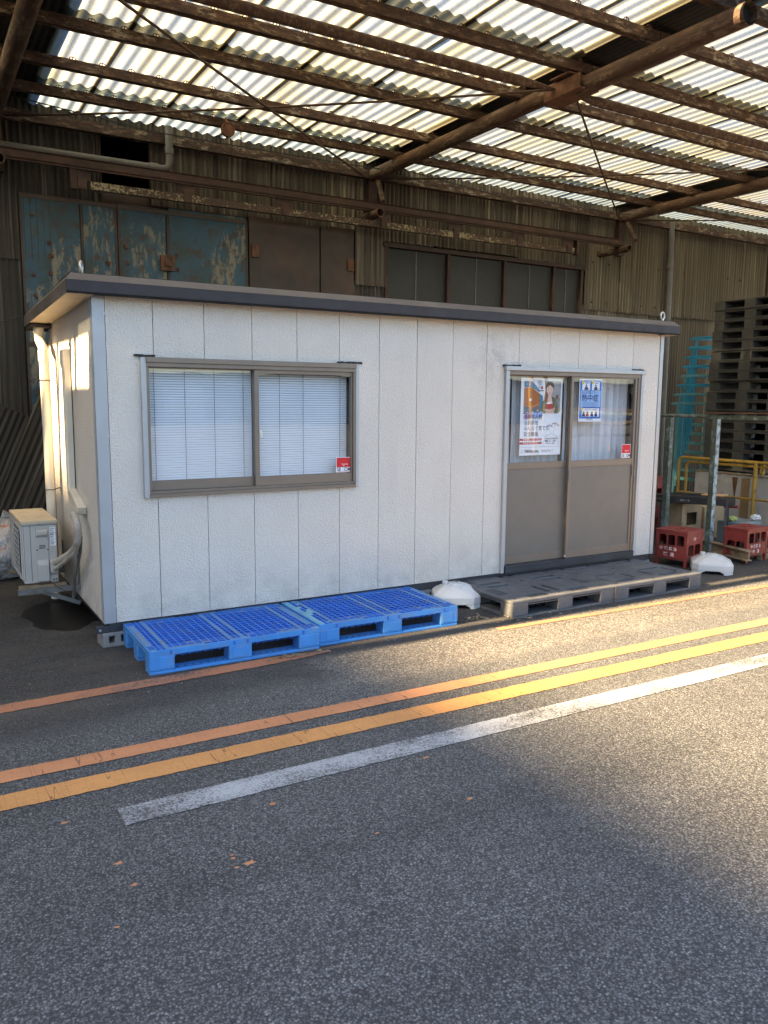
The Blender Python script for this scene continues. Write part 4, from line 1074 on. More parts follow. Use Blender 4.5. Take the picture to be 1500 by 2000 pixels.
def grey_pallet(label, loc, rz_, mesh_patches, group='charcoal pallets in front of the door', H=.135, mat='grey_plastic'):
    t = thing('plastic_pallet', label, 'pallet', loc, rz_, group)
    W = D = 1.09; L = .155; M_ = .16
    bl = [(0, L), (W/2-M_/2, W/2+M_/2), (W-L, W)]
    for ya, yb in bl:
        for xa, xb in bl:
            m = MB(); m.box(xa, xb, ya, yb, .016, H-.022); m.build('foot', mat, t, bevel=.006)
    m = MB(); m.holes(.0, W, .0, D, [(L, W/2-M_/2, L, D/2-M_/2), (W/2+M_/2, W-L, L, D/2-M_/2), (L, W/2-M_/2, D/2+M_/2, D-L), (W/2+M_/2, W-L, D/2+M_/2, D-L)], 0, .0155)
    m.build('bottom_board', mat, t, bevel=.002)
    m = MB(); slots = []
    w_, l_ = .052, .30
    for s in (-1, 1):
        slots += [(W/2+s*.05-w_/2, W/2+s*.05+w_/2, .14, .14+.22), (W/2+s*.05-w_/2, W/2+s*.05+w_/2, D-.36, D-.14),
                  (.14, .36, D/2+s*.05-w_/2, D/2+s*.05+w_/2), (W-.36, W-.14, D/2+s*.05-w_/2, D/2+s*.05+w_/2)]
    if not mesh_patches:
        slots = []
        for cx in (.27, .82):
            for cy in (.27, .82):
                for s in (-1, 1): slots.append((cx-.12, cx+.12, cy+s*.115-.020, cy+s*.115+.020))
                for s in (-1, 1): slots.append((cx+s*.16-.018, cx+s*.16+.018, cy-.09, cy+.09))
    patches = []
    if mesh_patches:
        for c in (.325, .765):
            patches += [(c-.10, c+.10, .045, .145), (c-.10, c+.10, D-.145, D-.045), (.045, .145, c-.10, c+.10), (W-.145, W-.045, c-.10, c+.10)]
    m.holes(.0, W, .0, D, slots + patches, H-.018, H)
    deck = m.build('deck', mat, t, bevel=.0015)
    m = MB(); m.box(.004, W-.004, .004, D-.004, H-.0215, H-.0182); m.build('deck_underlay', 'grey_dark', t)
    if patches:
        for (a, b, c, d) in patches:
            m = MB()
            nx, ny = int((b-a)/.02), int((d-c)/.02)
            for i in range(nx+1): x = a+(b-a)*i/nx; m.box(x-.002, x+.002, c, d, H-.0115, H-.0025)
            for j in range(ny+1): y = c+(d-c)*j/ny; m.box(a, b, y-.002, y+.002, H-.0114, H-.0024)
            link('mesh_patch', m.mesh('mesh_patch', 'grey_plastic'), deck)
    m = MB(); m.box(0.001, W-.001, .001, .007, H-.0225, H-.0123)
    for a_, b_ in ((L, W/2-M_/2), (W/2+M_/2, W-L)):
        n = 13
        for i in range(n):
            x = a_+(b_-a_)*(i+.5)/n; m.box(x-.003, x+.003, .002, .012, H-.034, H-.0225)
            m.box(.002, .012, x-.003, x+.003, H-.034, H-.0225)
        m.box(a_, b_, .002, .012, H-.038, H-.0342); m.box(.002, .012, a_, b_, H-.038, H-.0342)
    m.build('rib_edge', mat, t)
    m = MB()
    for q in range(5): m.box(-.0014, .035, -.0014, .03, .03+q*.016, .036+q*.016); m.box(W-.035, W+.0014, -.0014, .03, .03+q*.016, .036+q*.016)
    m.build('corner_ridge', mat, t)
    m = MB()
    for cx in (.08, W/2, W-.08):
        for cy in (.08, W/2, W-.08): m.tube([(cx, cy, H-.0005), (cx, cy, H+.0008)], .014, 10)
    m.build('plug', 'grey_dark', t)
    return t
grey_pallet('charcoal plastic pallet with eight mesh patches beside the white base', (2.830, -.775, 0), R(.3), True)
grey_pallet('plain charcoal plastic pallet with recessed slots at the right of the doorstep', (3.928, -.785, 0), R(.8), False)

# ================================================================== WHITE WEIGHT BASES
def white_base(label, loc, rz_, s=.40):
    t = thing('weight_base', label, 'weight base', loc, rz_, 'white water filled bases')
    def oct_(h, z, c=.06): return [Vector(p) for p in ((-h+c, -h, z), (h-c, -h, z), (h, -h+c, z), (h, h-c, z), (h-c, h, z), (-h+c, h, z), (-h, h-c, z), (-h, -h+c, z))]
    H = s/2
    m = MB()
    # feet ring with arches between: lower skirt from plates
    m.loft([oct_(H*.985, .030), oct_(H, .036), oct_(H, .088), oct_(H*.97, .104), oct_(H*.90, .112), oct_(H*.50, .160, .05), oct_(H*.46, .164, .05)])
    m.build('tank', 'white_plastic', t, bevel=.006)
    m = MB()
    for sx in (-1, 1):
        for sy in (-1, 1):
            poly = [(0, 0), (.13, 0), (.13-.0, .0)]
            x0_, x1_ = sorted((sx*(H-.004), sx*(H-.115))); y0_, y1_ = sorted((sy*(H-.004), sy*(H-.115)))
            xa = sx*(H-.003); ya = sy*(H-.003)
            sec = lambda e, z: [Vector((xa-sx*.055, ya, z)), Vector((xa, ya-sy*.055, z)), Vector((xa, ya-sy*e, z)), Vector((xa-sx*e, ya-sy*e, z)), Vector((xa-sx*e, ya, z))]
            m.loft([sec(.085, 0), sec(.085, .012), sec(.125, .031)])
    m.build('foot', 'white_plastic', t)
    m = MB(); n = 20
    m.tube([(0, 0, .160), (0, 0, .168), (0, 0, .176)], .05, n, True, [.062, .058, .052]); m.tube([(0, 0, .176), (0, 0, .184)], .034, 16)
    m.build('collar', 'white_plastic', t, smooth=True)
    m = MB()
    for k in range(4):
        a = k*math.pi/2+.4; m.bar((0, 0, .187), (.030*math.cos(a), .030*math.sin(a), .187), .006, .004)
    m.build('collar_slots', 'galv', t)
    m = MB(); m.tube([(-.085, .02, .150), (-.085, .02, .182), (-.085, .02, .186)], .024, 14, True, [.026, .026, .021]); m.build('filler_cap', 'white_plastic', t, smooth=True)
    return t
white_base('white plastic weight base between the blue and the charcoal pallets', (2.735, -.150, 0), R(-30), .385)
white_base('white plastic weight base in front of the red bottle crates at right', (5.735, -.330, 0), R(-48), .385)

# ================================================================== BOTTLE CRATES
def crate(label, loc, rz_, txt=True, W=.335, D=.345, H=.372, logo=True, turned=False):
    """long text face on local -y? : text face = local -x side (seen left), short face = local -y side"""
    t = thing('bottle_crate', label, 'crate', loc, rz_, 'red bottle crates')
    # local: corner at origin, x -> W (right face runs along x, at y=0), y -> D (left face runs along y, at x=0)
    c = .030
    m = MB()
    for xa in (0, W-c):
        for ya in (0, D-c): m.box(xa, xa+c, ya, ya+c, 0, H-.012)
    m.build('corner_post', 'crate_red', t, bevel=.004)
    m = MB()
    m.holes(-.006, W+.006, -.006, D+.006, [(W*.3, W*.42, D*.4, D*.6), (W*.58, W*.70, D*.4, D*.6)], H-.0115, H)
    m.build('top_panel', 'crate_red', t, bevel=.003)
    faces = [(0, 'left'), (1, 'front'), (2, 'right'), (3, 'back')]
    for k, nm in faces:
        long_ = (k in (0, 2)) != turned; span = (D if k in (0, 2) else W)
        if k == 0: MM = T(.004, D, 0) @ LEFTW
        elif k == 2: MM = T(W, 0, 0) @ Matrix(((0, 0, 1, -.004), (1, 0, 0, 0), (0, 1, 0, 0), (0, 0, 0, 1)))
        elif k == 1: MM = T(0, .004, 0) @ FRONT
        else: MM = T(W, D, 0) @ Matrix(((-1, 0, 0, 0), (0, 0, 1, -.004), (0, 1, 0, 0), (0, 0, 0, 1)))
        a, b = c, span-c; w = (b-a)
        rects = [(a, b, -1, .085)]
        if long_:
            for q in range(3): rects.append((a+w*(q/3)+.006+(.004 if q else 0), a+w*((q+1)/3)-.006, H-.155, H-.060)); rects.append((a+w*(q/3)+.016, a+w*((q+1)/3)-.016, H-.061, H-.050))
        else:
            for q in range(2): rects.append((a+w*(q/2)+.010, a+w*((q+1)/2)-.010, .121, .212)); rects.append((a+w*(q/2)+.020, a+w*((q+1)/2)-.020, .211, .222))
        m = MB(); m.holes(a, b, 0, H-.012, rects, -.006, 0, MM)
        # ribs
        for z in ((.085, H-.161) if long_ else (.085, .114, .228)): m.box(a, b, z, z+.006, 0, .008, MM)
        m.box(-.004, span+.004, .074, .079, .0, .0095, MM); m.box(0, span, H-.022, H-.0125, .0, .008, MM)
        f = m.build('crate_side', 'crate_red', t, bevel=.0015)
        if k == 0 and txt:
            text('crate_lettering', '特 選 醤 油', .040, 'print_white', f, MM @ T(a+.018, .165, .0005), .98, .0003, bold=.0012)
            text('crate_lettering', '醸  造', .042, 'print_white', f, MM @ T(a+.062, .105, .0005), 1.1, .0003, bold=.0012)
        if k == 1 and logo:
            m = MB(); n = 16
            m.tube([MM @ Vector((a+w*.5+.012*math.cos(2*math.pi*q/n), .255+.015*math.sin(2*math.pi*q/n) + .03, .001)) for q in range(n+1)], .0028, 5, False); m.build('round_mark', 'print_white', f)
            text('side_mark', '１', .016, 'print_white', f, MM @ T(a+w*.5-.050, .28, .0005), 1, .0003, bold=.001); text('side_mark', '▲', .014, 'print_white', f, MM @ T(a+w*.5+.030, .282, .0005), 1, .0003)
    m = MB(); m.box(.012, W-.012, .012, D-.012, .085, .090)
    for q in (1, 2): m.box(.012, W-.012, D*q/3-.002, D*q/3+.002, .09, H-.015)
    m.box(W/2-.002, W/2+.002, .012, D-.012, .09, H-.015)
    m.build('bottle_dividers', 'crate_in', t)
    return t
def aim(dx, dy): return math.atan2(dy, dx)
crate('red bottle crate with white lettering beside the right end of the hut', (5.600, -.135, 0), R(12))
# second crate turned: its lettered side faces right, plain side left
c2 = crate('red bottle crate with faded lettering under the end of the steel beam', (6.350, -.285, 0), R(5), False, .39, .27, .365, False, True)
fm = FRONT
f2 = text('crate_lettering', '特 選 醤 油', .040, 'print_white', c2, T(.060, -.0045, .160) @ FRONT, .98, .0003, bold=.0012)
f2 = text('crate_lettering', '醸   造', .040, 'print_white', c2, T(.105, -.0045, .105) @ FRONT, 1.1, .0003, bold=.0012)
crate('dark red crate at the bottom of the stack behind the black trestle', (6.72, 1.42, 0), R(8), False)
crate('red crate standing on another behind the black trestle', (6.73, 1.40, .3725), R(4), False)

# ================================================================== RIGHT CORNER CLUTTER
# steel beam offcut
m = MB(); prof = [(-.04, 0), (.04, 0), (.04, .012), (.008, .016), (.008, .094), (.04, .098), (.04, .11), (-.04, .11), (-.04, .098), (-.008, .094), (-.008, .016), (-.04, .012)]
a_, b_ = Vector((6.285, -.36, .05)), Vector((6.52, .62, .05)); d = (b_-a_).normalized(); sd = Vector((d.y, -d.x, 0))
m.loft([[p + sd*u + Vector((0, 0, w)) for u, w in prof] for p in (a_, b_)])
o = m.build('steel_beam', 'wood'); tag(o, 'short dull brown steel beam lying against the right red crate', 'beam')
m = MB(); m.box(6.30, 6.62, .30, .38, 0, .0495); o = m.build('timber_batten', 'wood'); tag(o, 'old timber batten under the steel beam', 'timber')
# peeling green fence
gf = thing('pipe_fence', 'peeling green and rusty angle steel fence at the right end of the hut', 'fence', (6.40, 0, 0))
for y in (1.02, .83, .22, -1.20):
    m = MB(); w = .030
    m.box(-w, w, y-w, y-w+.006, 0, 1.50); m.box(-w, -w+.006, y-w+.006, y+w, 0, 1.50) ; m.box(w-.006, w, y-w+.006, y+w, 0, 1.5)
    m.build('post', 'rust' if y == 1.02 else 'green_peel', gf)
    if y in (.22, -1.20): m = MB(); m.box(-w+.002, w, y-w-.003, y-w-.0005, 0, 1.49); m.build('post_face', 'pale_peel', gf)
m = MB(); m.tube([(0, 1.9, 1.515), (0, .22, 1.515)], .020, 10); m.build('rail', 'green_peel', gf, smooth=True)
m = MB(); m.bar((0, .30, 1.53), (0, -2.6, 1.55), .045, .006); m.bar((-.0225, .30, 1.512), (-.0225, -2.6, 1.53), .006, .045); m.build('rail', 'green_peel', gf, label='peeling angle iron rail with rusty top')
m = MB(); m.bar((-.035, .34, 1.555), (-.035, -2.6, 1.575), .034, .014); m.build('rust_strip', 'rust', gf)
# concrete platform, its worn face and tape
pf = MB(); pf.box(8.20, 12.0, -3.5, 1.87, 0, .735); pfo = pf.build('loading_platform', 'concrete', None, bevel=.012); tag(pfo, 'stained pale concrete loading platform under the stacked black pallets', 'platform')
m = MB(); m.box(8.192, 8.1995, 1.02, 1.14, .02, .70); m.build('tape_strip', 'tape', pfo)
m = MB(); m.prism([(1.28, .70), (1.20, .70), (1.235, .42)], 0, .008, T(8.199, 0, 0) @ Matrix(((0, 0, -1, 0), (1, 0, 0, 0), (0, 1, 0, 0), (0, 0, 0, 1)))); m.build('rust_stain', 'rust', pfo)
m = MB(); rr = random.Random(4); y = 1.87
while y > -.5:
    w = rr.uniform(.03, .10); m.box(8.185+rr.uniform(0, .01), 8.26, y-w, y-.002, .732, .742+rr.uniform(0, .014)); y -= w
m.build('crumbling_edge', 'wood', pfo)
# yellow rail
yf = thing('yellow_railing', 'dull yellow tubular railing in front of the concrete platform', 'railing', (8.05, 0, 0))
m = MB(); m.tube([(0, 2.02, .02), (0, 2.02, .87), (0, 2.00, .905), (0, 1.96, .92), (0, -2.5, .935)], .021, 10); m.build('outer_rail', 'yellow_paint', yf, smooth=True)
m = MB(); m.tube([(.03, 1.92, .05), (.03, 1.92, .82), (.03, 1.90, .85), (.03, 1.86, .865), (.03, -2.5, .88)], .019, 10); m.build('inner_rail', 'yellow_paint', yf, smooth=True)
m = MB(); m.tube([(0, 2.0, .445), (0, -2.5, .49)], .015, 8); m.build('mid_rail', 'yellow_paint', yf, smooth=True)
for y in (.85, -.6, -2.1):
    m = MB(); m.tube([(-.005, y, 0), (-.005, y, .925)], .026, 10); m.box(.01, .04, y-.10, y-.05, .78, .90); m.build('post', 'yellow_paint', yf, smooth=True)
# stacked black pallets on the platform: the face seen looks -x
def stack_pallet_parts(proto):
    W, H = 1.06, .132; X0 = 0
    L, Mw = .150, .16
    m = MB(); TT = Matrix(((0, 0, -1, 0), (1, 0, 0, 0), (0, 1, 0, 0), (0, 0, 0, 1)))
    m.holes(0, W, 0, H-.003, [(L, W/2-Mw/2, .016, H-.024), (W/2+Mw/2, W-L, .016, H-.024)], -.15, 0, TT)
    m.build('side_face', 'stack_plastic', proto, bevel=.004)
    m = MB(); m.box(.151, 1.06, 0, .15, 0, H-.003); m.box(.151, 1.06, W-.15, W, 0, H-.003); m.box(.151, 1.06, .151, W-.151, H-.030, H-.003); m.box(.45, .6, .45, .60, 0, H-.031); m.box(.91, 1.06, .151, W-.151, 0, .02)
    m.build('deck', 'stack_plastic', proto)
    m = MB()
    for a, b in ((L, W/2-Mw/2), (W/2+Mw/2, W-L)):
        for i in range(9): y = a + (b-a)*(i+.5)/9; m.box(-.001, .01, y-.010, y+.010, H-.020, H-.010)
    m.build('vent_slots', 'grey_dark', proto)
    for a, b in ((L, W/2-Mw/2), (W/2+Mw/2, W-L)):
        m = MB(); m.box(-.006, .02, a-.012, b+.006, .014, .022); m.build('lip', 'stack_plastic', proto, bevel=.003)
LAB = ['topmost black pallet of the tall stack on the platform', 'second black pallet from the top of the tall stack', 'third black pallet from the top of the tall stack', 'fourth black pallet from the top of the tall stack', 'fifth black pallet from the top of the tall stack', 'sixth black pallet from the top of the tall stack', 'seventh black pallet from the top of the tall stack', 'eighth black pallet from the top of the tall stack', 'black pallet in the very middle of the tall stack', 'black pallet just below the middle of the tall stack', 'black pallet at the height of the green rail in the tall stack', 'sixth black pallet from the bottom of the tall stack', 'fifth black pallet from the bottom of the tall stack', 'fourth black pallet from the bottom of the tall stack', 'third black pallet from the bottom of the tall stack', 'second black pallet from the bottom of the tall stack', 'lowest black pallet of the tall stack, resting on the concrete platform']
ORD = {0: 'first', 1: 'second', 2: 'third', 3: 'fourth', 4: 'fifth', 5: 'sixth', 6: 'seventh', 7: 'eighth', 8: 'ninth'}
proto = None
for i in range(17):
    z = .760 + (16-i)*.1325
    sh = .0 if i < 3 else (.022 if i < 5 else .035 if i < 9 else .05)
    t = None
    if proto is None:
        proto = thing('stacked_pallet', LAB[0], 'pallet', (8.40, .80, z), 0, 'black pallets stacked on the platform'); stack_pallet_parts(proto); t = proto
    else: t = copy_tree(proto); t['label'] = LAB[i]
    t.location = (8.40 + random.uniform(-.012, .012), .800 + sh + random.uniform(-.006, .006), z); t.rotation_euler = (0, 0, random.uniform(-.008, .008))
# second stack further right behind, only partly in frame
# nested blue steel racks
proto = None
RL = ['topmost bright blue steel rack of the nested pile', 'second blue steel rack from the top of the nested pile', 'third blue steel rack from the top of the nested pile', 'fourth blue steel rack from the top of the nested pile', 'dusty blue steel rack, fifth from the top of the nested pile', 'sixth blue steel rack from the top of the nested pile', 'pale dusty blue steel rack, seventh from the top of the nested pile', 'lowest blue steel rack of the nested pile behind the green fence']
for i in range(8):
    z = 2.575 - i*.1325; yy = 2.47 + i*.038; s = .030
    t = thing('nesting_rack', RL[i], 'rack', (8.72, yy, z), 0, 'nested blue steel racks')
    mt = 'blue_steel_dirty' if i in (4, 6, 7) else 'blue_steel'
    m = MB(); m.box(0, .03, -.62, 0, -.018, .018); m.box(.85, .88, -.62, 0, -.018, .018); m.box(.03, .85, -.03, 0, -.018, .018); m.box(.03, .85, -.62, -.59, -.018, .018); m.box(0, .03, 0.0002, .045, -.018, .006); m.build('top_frame', mt, t, bevel=.002)
    for (xx, y_) in ((.002, -.085), (.85, -.085), (.002, -.585), (.85, -.585)):
        m = MB(); m.box(xx, xx+.026, y_, y_+.030, -1.35, -.0185); m.build('leg', mt, t)
    m = MB(); m.box(.004, .028, -.542, -.086, -1.12, -1.075); m.box(.852, .876, -.542, -.086, -1.12, -1.075); m.build('lower_rail', 'blue_steel_dirty', t)
    m = MB(); m.tube([(.015, .02, .02), (.015, .01, .055), (.015, -.03, .06), (.015, -.04, .02)], .005, 6); m.build('wire_latch', 'rust', t)
# sit the racks on a low dunnage block
m = MB(); m.box(8.7, 9.6, 2.15, 2.75, 0, .22); 
o = m.build('dunnage_block', 'wood', None); tag(o, 'dark timber dunnage under the nested blue racks', 'timber')
# black trestle
tr_ = thing('trestle', 'black folding trestle with faint chalk writing behind the red crates', 'trestle', (6.50, 1.06, 0))
A = Vector((0, 0, .585)); B = Vector((.47, -.70, .585)); dd = (B-A).normalized(); ss = Vector((-dd.y, dd.x, 0))
m = MB(); m.bar(A - dd*.25, B + dd*.02, .16, .012); m.bar(A - dd*.25 - ss*.076 - Vector((0, 0, .035)), B + dd*.02 - ss*.076 - Vector((0, 0, .045)), .012, .085); m.bar(A - dd*.25 + ss*.076 - Vector((0, 0, .035)), B + dd*.02 + ss*.076 - Vector((0, 0, .045)), .012, .085); m.build('table_top', 'black_paint', tr_, bevel=.003)
for P_ in (A + dd*.08, B - dd*.06):
    for s in (-1, 1):
        m = MB(); top = P_ + ss*.06*s - Vector((0, 0, .03)); bot = Vector((P_.x, P_.y, 0)) + ss*.21*s; m.bar(top, bot, .045, .030, dd); m.build('leg', 'black_paint', tr_)
    m = MB(); q1 = P_*1 + ss*.13 - Vector((0, 0, .28)); q2 = P_ - ss*.13 - Vector((0, 0, .28)); m.bar(q1, q2, .02, .03); m.build('cross_brace', 'black_paint', tr_)
Q = Matrix.Translation(Vector((6.50, 1.06, 0)))
xax = Vector((dd.x, dd.y, 0)); nrm = Vector((dd.y, -dd.x, 0)); nrm = -ss
MMt = Matrix(((xax.x, 0, nrm.x, 0), (xax.y, 0, nrm.y, 0), (0, 1, 0, 0), (0, 0, 0, 1)))
pt = A - ss*.083 - dd*.02 - Vector((0, 0, .052))
MAT['chalk'] = flat('white_chalk', (.5, .5, .5), .8)
text('chalk_writing', 'ロール 2272,', .034, 'chalk', tr_, T(pt.x, pt.y, pt.z) @ MMt, .95, .0003)
text('chalk_writing', 'Aローム', .030, 'chalk', tr_, T(pt.x, pt.y, pt.z) @ MMt @ T(.30, 0, 0), .95, .0003)
# tools resting on the trestle
for (p, q, k, lab) in [((6.62, .98), (6.915, .445), .60, 'light wooden tool handle lying on the black trestle, nearer one'), ((6.72, 1.0), (7.00, .46), .58, 'light wooden tool handle lying on the black trestle, farther one')]:
    p, q = Vector((*p, .605)), Vector((*q, .605)); e = p.lerp(q, k)
    t_ = thing('hand_tool', lab, 'tool', p, 0, 'tools on the trestle')
    m = MB(); m.tube([(0, 0, 0), e-p], .008, 8); m.build('shaft', 'black_paint', t_, smooth=True)
    m = MB(); m.tube([e-p, (q-p)*.97, q-p], .013, 10, True, [.011, .014, .012]); m.build('handle', 'wood_handle', t_, smooth=True)
MAT['red_grip'] = plain('dark_red_grip', (.22, .012, .02), .5)
m = MB(); m.tube([(6.96, .47, .483), (7.02, .33, .487)], .017, 10); o = m.build('red_handle', 'red_grip', None, smooth=True); tag(o, 'dark red tool handle poking out below the trestle top', 'tool handle')
# cardboard box, front with a cut-out
bx = thing('cardboard_box', 'brown cardboard box with a cut opening under the black trestle', 'box', (6.70, .84, 0), R(3))
m = MB(); m.holes(0, .37, 0, .48, [(.09, .28, .22, .37)], 0, .006, FRONT); m.box(0, .006, .0065, .22, 0, .48); m.box(.364, .37, .0065, .22, 0, .48); m.box(.006, .364, .214, .22, 0, .48); m.build('box_walls', 'cardboard', bx)
m = MB(); m.add([(-.01, -.02, .487), (.38, -.02, .487), (.37, .22, .482), (0, .22, .482)], [(0, 1, 2, 3)]); m.build('box_flap', 'cardboard', bx)
m = MB(); m.box(7.25, 7.62, .95, 1.25, 0, .40); o = m.build('cardboard_box', 'cardboard', None, bevel=.004); tag(o, 'plain closed brown cardboard box beyond the trestle legs', 'box')
# rubbish: crumpled bags, wire and scrap
def crumple(name, label, cat, c, r, mat, seed):
    m = MB(); n1, n2 = 14, 9; vs = []; fs = []
    for j in range(n2+1):
        ph = math.pi*j/n2
        for i in range(n1):
            a = 2*math.pi*i/n1; p = Vector((math.sin(ph)*math.cos(a), math.sin(ph)*math.sin(a), math.cos(ph))); d = 1 + .45*mn.noise(p*2.3 + Vector((seed, 0, 0))) + .2*mn.noise(p*6)
            vs.append(Vector((c[0]+p.x*d*r[0], c[1]+p.y*d*r[1], max(0.001, c[2]+p.z*d*r[2]))))
    for j in range(n2):
        for i in range(n1): fs.append((j*n1+i, j*n1+(i+1)%n1, (j+1)*n1+(i+1)%n1, (j+1)*n1+i))
    m.add(vs, fs); return tag(m.build(name, mat), label, cat)
MAT['film'] = plain('white_film', (.55, .57, .58), .35, 0, .1, bump=.5, bs=20)
MAT['green_cloth'] = plain('pale_green_sponge', (.30, .36, .12), .8)
MAT['clear_blue'] = plain('bluish_crate_plastic', (.16, .21, .23), .4, 0, .2)
m = MB(); m.box(7.05, 7.45, .30, .62, 0, .30); bb = m.build('storage_tub', 'clear_blue', None, bevel=.02); tag(bb, 'bluish grey plastic tub of scraps behind the right red crate', 'tub')
crumple('plastic_film', 'crumpled white plastic film on the bluish tub', 'plastic film', (7.40, .36, .335), (.07, .05, .035), 'film', 2)
crumple('sponge', 'pale green sponge lying on the bluish tub', 'sponge', (7.12, .46, .33), (.07, .04, .03), 'green_cloth', 5)
m = MB(); rr = random.Random(9)
for i in range(14):
    c = Vector((7.0+rr.uniform(-.05, .22), -.30+rr.uniform(-.12, .12), .10+rr.uniform(-.06, .1))); r_ = rr.uniform(.04, .10); ax = rr.uniform(0, 3.1)
    m.tube([(c.x + r_*math.cos(k*.7)*math.cos(ax), c.y + r_*math.cos(k*.7)*math.sin(ax), max(.005, c.z + r_*math.sin(k*.7)*.8)) for k in range(8)], .0035, 4)
o = m.build('wire_tangle', 'galv'); tag(o, 'tangle of grey wire on the ground right of the red crates', 'wire')
for i, (x, y, L_, a) in enumerate([(6.95, -.15, .55, .2), (7.0, -.05, .6, .35)]):
    m = MB(); m.box(-L_/2, L_/2, -.03, .03, 0, .035); o = m.build('timber_offcut', 'wood', None, loc=(x, y, .001 + i*.001), rot=(0, 0, a)); tag(o, ['nearer yellowish timber offcut beside the wire tangle', 'farther timber offcut behind the right red crate'][i], 'timber')

# ================================================================== POSTERS AND STICKERS
def C(name, c, rough=.55): MAT[name] = flat(name, c, rough); return name
C('ink_dark', (.06, .07, .10)); C('ink_grey', (.22, .25, .30)); C('p_orange', (.55, .20, .045)); C('p_orange_dk', (.36, .12, .03)); C('p_teal', (.06, .18, .26)); C('p_teal2', (.20, .33, .42)); C('p_skin', (.72, .48, .38)); C('p_hair', (.10, .055, .040)); C('p_hair2', (.17, .09, .06))
C('p_jacket', (.10, .115, .065)); C('p_jacket2', (.17, .18, .10)); C('p_red', (.50, .045, .03)); C('p_band', (.48, .03, .03)); C('p_scene', (.33, .33, .32)); C('p_scene2', (.17, .17, .17)); C('p_pink', (.52, .30, .50)); C('p_blue_l', (.34, .45, .72)); C('p_white', (.80, .80, .80)); C('p_blue', (.035, .16, .50)); C('p_blue_d', (.008, .025, .13)); C('p_blue_pale', (.34, .52, .80)); C('p_yellow', (.70, .55, .05)); C('p_sec_red', (.55, .006, .012)); C('p_cyan', (.25, .55, .60)); C('p_brown', (.20, .06, .03))
class Poster:
    def __init__(s, t, w, h): s.t = t; s.w = w; s.h = h; s.z = 0
    def poly(s, pts, mat, lvl, name='print_shape'):
        m = MB(); z = .0004*lvl; m.prism([(u*s.w, (1-v)*s.h) for u, v in pts], z, z+.00025, FRONT)
        # make sure the face looks at the viewer whatever the winding
        o = m.build(name, mat, s.t); return o
    def rect(s, u0, v0, u1, v1, mat, lvl): return s.poly([(u0, v1), (u1, v1), (u1, v0), (u0, v0)], mat, lvl)
    def ell(s, cu, cv, ru, rv, mat, lvl, n=20, a0=0, a1=6.2832): return s.poly([(cu+ru*math.cos(a0+(a1-a0)*k/n), cv-rv*math.sin(a0+(a1-a0)*k/n)) for k in range(n)], mat, lvl)
    def line(s, pts, w, mat, lvl):
        m = MB(); z = .0004*lvl
        m.tube([FRONT @ Vector((u*s.w, (1-v)*s.h, z)) for u, v in pts], w, 4); return m.build('print_line', mat, s.t)
    def txt(s, body, u, v, size, mat, lvl, sx=1.0, bold=0.0, align='LEFT'): return text('print_text', body, size, mat, s.t, T(0, 0, 0) @ FRONT @ T(u*s.w, (1-v)*s.h, .0004*lvl), sx, .0001, align, bold)
# large safety poster, inside the left door glass (glass at y = .037)
pt_ = thing('safety_poster', 'large white safety poster of a woman and orange containers in the left door pane', 'poster', (3.538, .050, 1.188))
P = Poster(pt_, .480, .680)
m = MB(); m.box(0, P.w, .0002, .0012, 0, P.h); m.build('poster_sheet', 'paper', pt_)
P.rect(.0-.0+.055, .045, .96, .455, 'p_white', 1)
P.poly([(.60, .44), (.96, .44), (.96, .035), (.56, .035)], 'p_scene', 2)
for k in range(26):
    rr = random.Random(k); u = rr.uniform(.57, .93); v = rr.uniform(.05, .36); P.poly([(u, v+rr.uniform(.01, .05)), (u+rr.uniform(.01, .06), v+.01), (u+rr.uniform(.0, .05), v)], rr.choice(['p_scene2', 'p_white', 'p_scene2', 'p_jacket2']), 3)
P.rect(.84, .215, .90, .27, 'p_brown', 4)
P.poly([(.07, .47), (.33, .42), (.45, .36), (.45, .20), (.27, .125), (.07, .125)], 'p_orange', 2)
for k in range(11): u = .09+.017*k; P.rect(u, .135, u+.005, .36, 'p_orange_dk', 3)
P.poly([(.27, .35), (.44, .32), (.44, .205), (.27, .14)], 'p_orange_dk', 3)
for k in range(7): u = .285+.021*k; P.rect(u, .165+.010*k, u+.006, .33, 'p_orange', 4)
P.rect(.075, .045, .265, .122, 'p_teal', 3); P.rect(.10, .055, .16, .11, 'p_teal2', 4); P.rect(.18, .055, .24, .11, 'p_teal2', 4)
P.poly([(.27, .125), (.44, .185), (.44, .150), (.27, .05)], 'p_teal', 3); P.poly([(.29, .115), (.42, .165), (.42, .155), (.29, .09)], 'p_teal2', 4)
P.poly([(.45, .40), (.54, .40), (.52, .23), (.45, .20)], 'p_teal', 3)
for k in range(6): P.rect(.46+.012*(k%3), .24+.022*k, .47+.012*(k%3), .25+.022*k, 'p_teal2', 4)
P.poly([(.07, .46), (.44, .46), (.50, .40), (.42, .35), (.30, .38), (.07, .36)], 'p_scene2', 4)
for k in range(10): rr = random.Random(50+k); u = rr.uniform(.08, .40); v = rr.uniform(.37, .44); P.rect(u, v, u+.03, v+.012, rr.choice(['p_scene', 'p_white', 'p_orange_dk']), 5)
P.rect(.20, .265, .25, .295, 'p_white', 5)
P.txt('安', .385, .090, .050, 'ink_grey', 4, 1.1); P.txt('全', .405, .135, .034, 'ink_grey', 4); P.ell(.495, .125, .024, .022, 'p_red', 4); P.rect(.42, .155, .54, .168, 'ink_dark', 4)
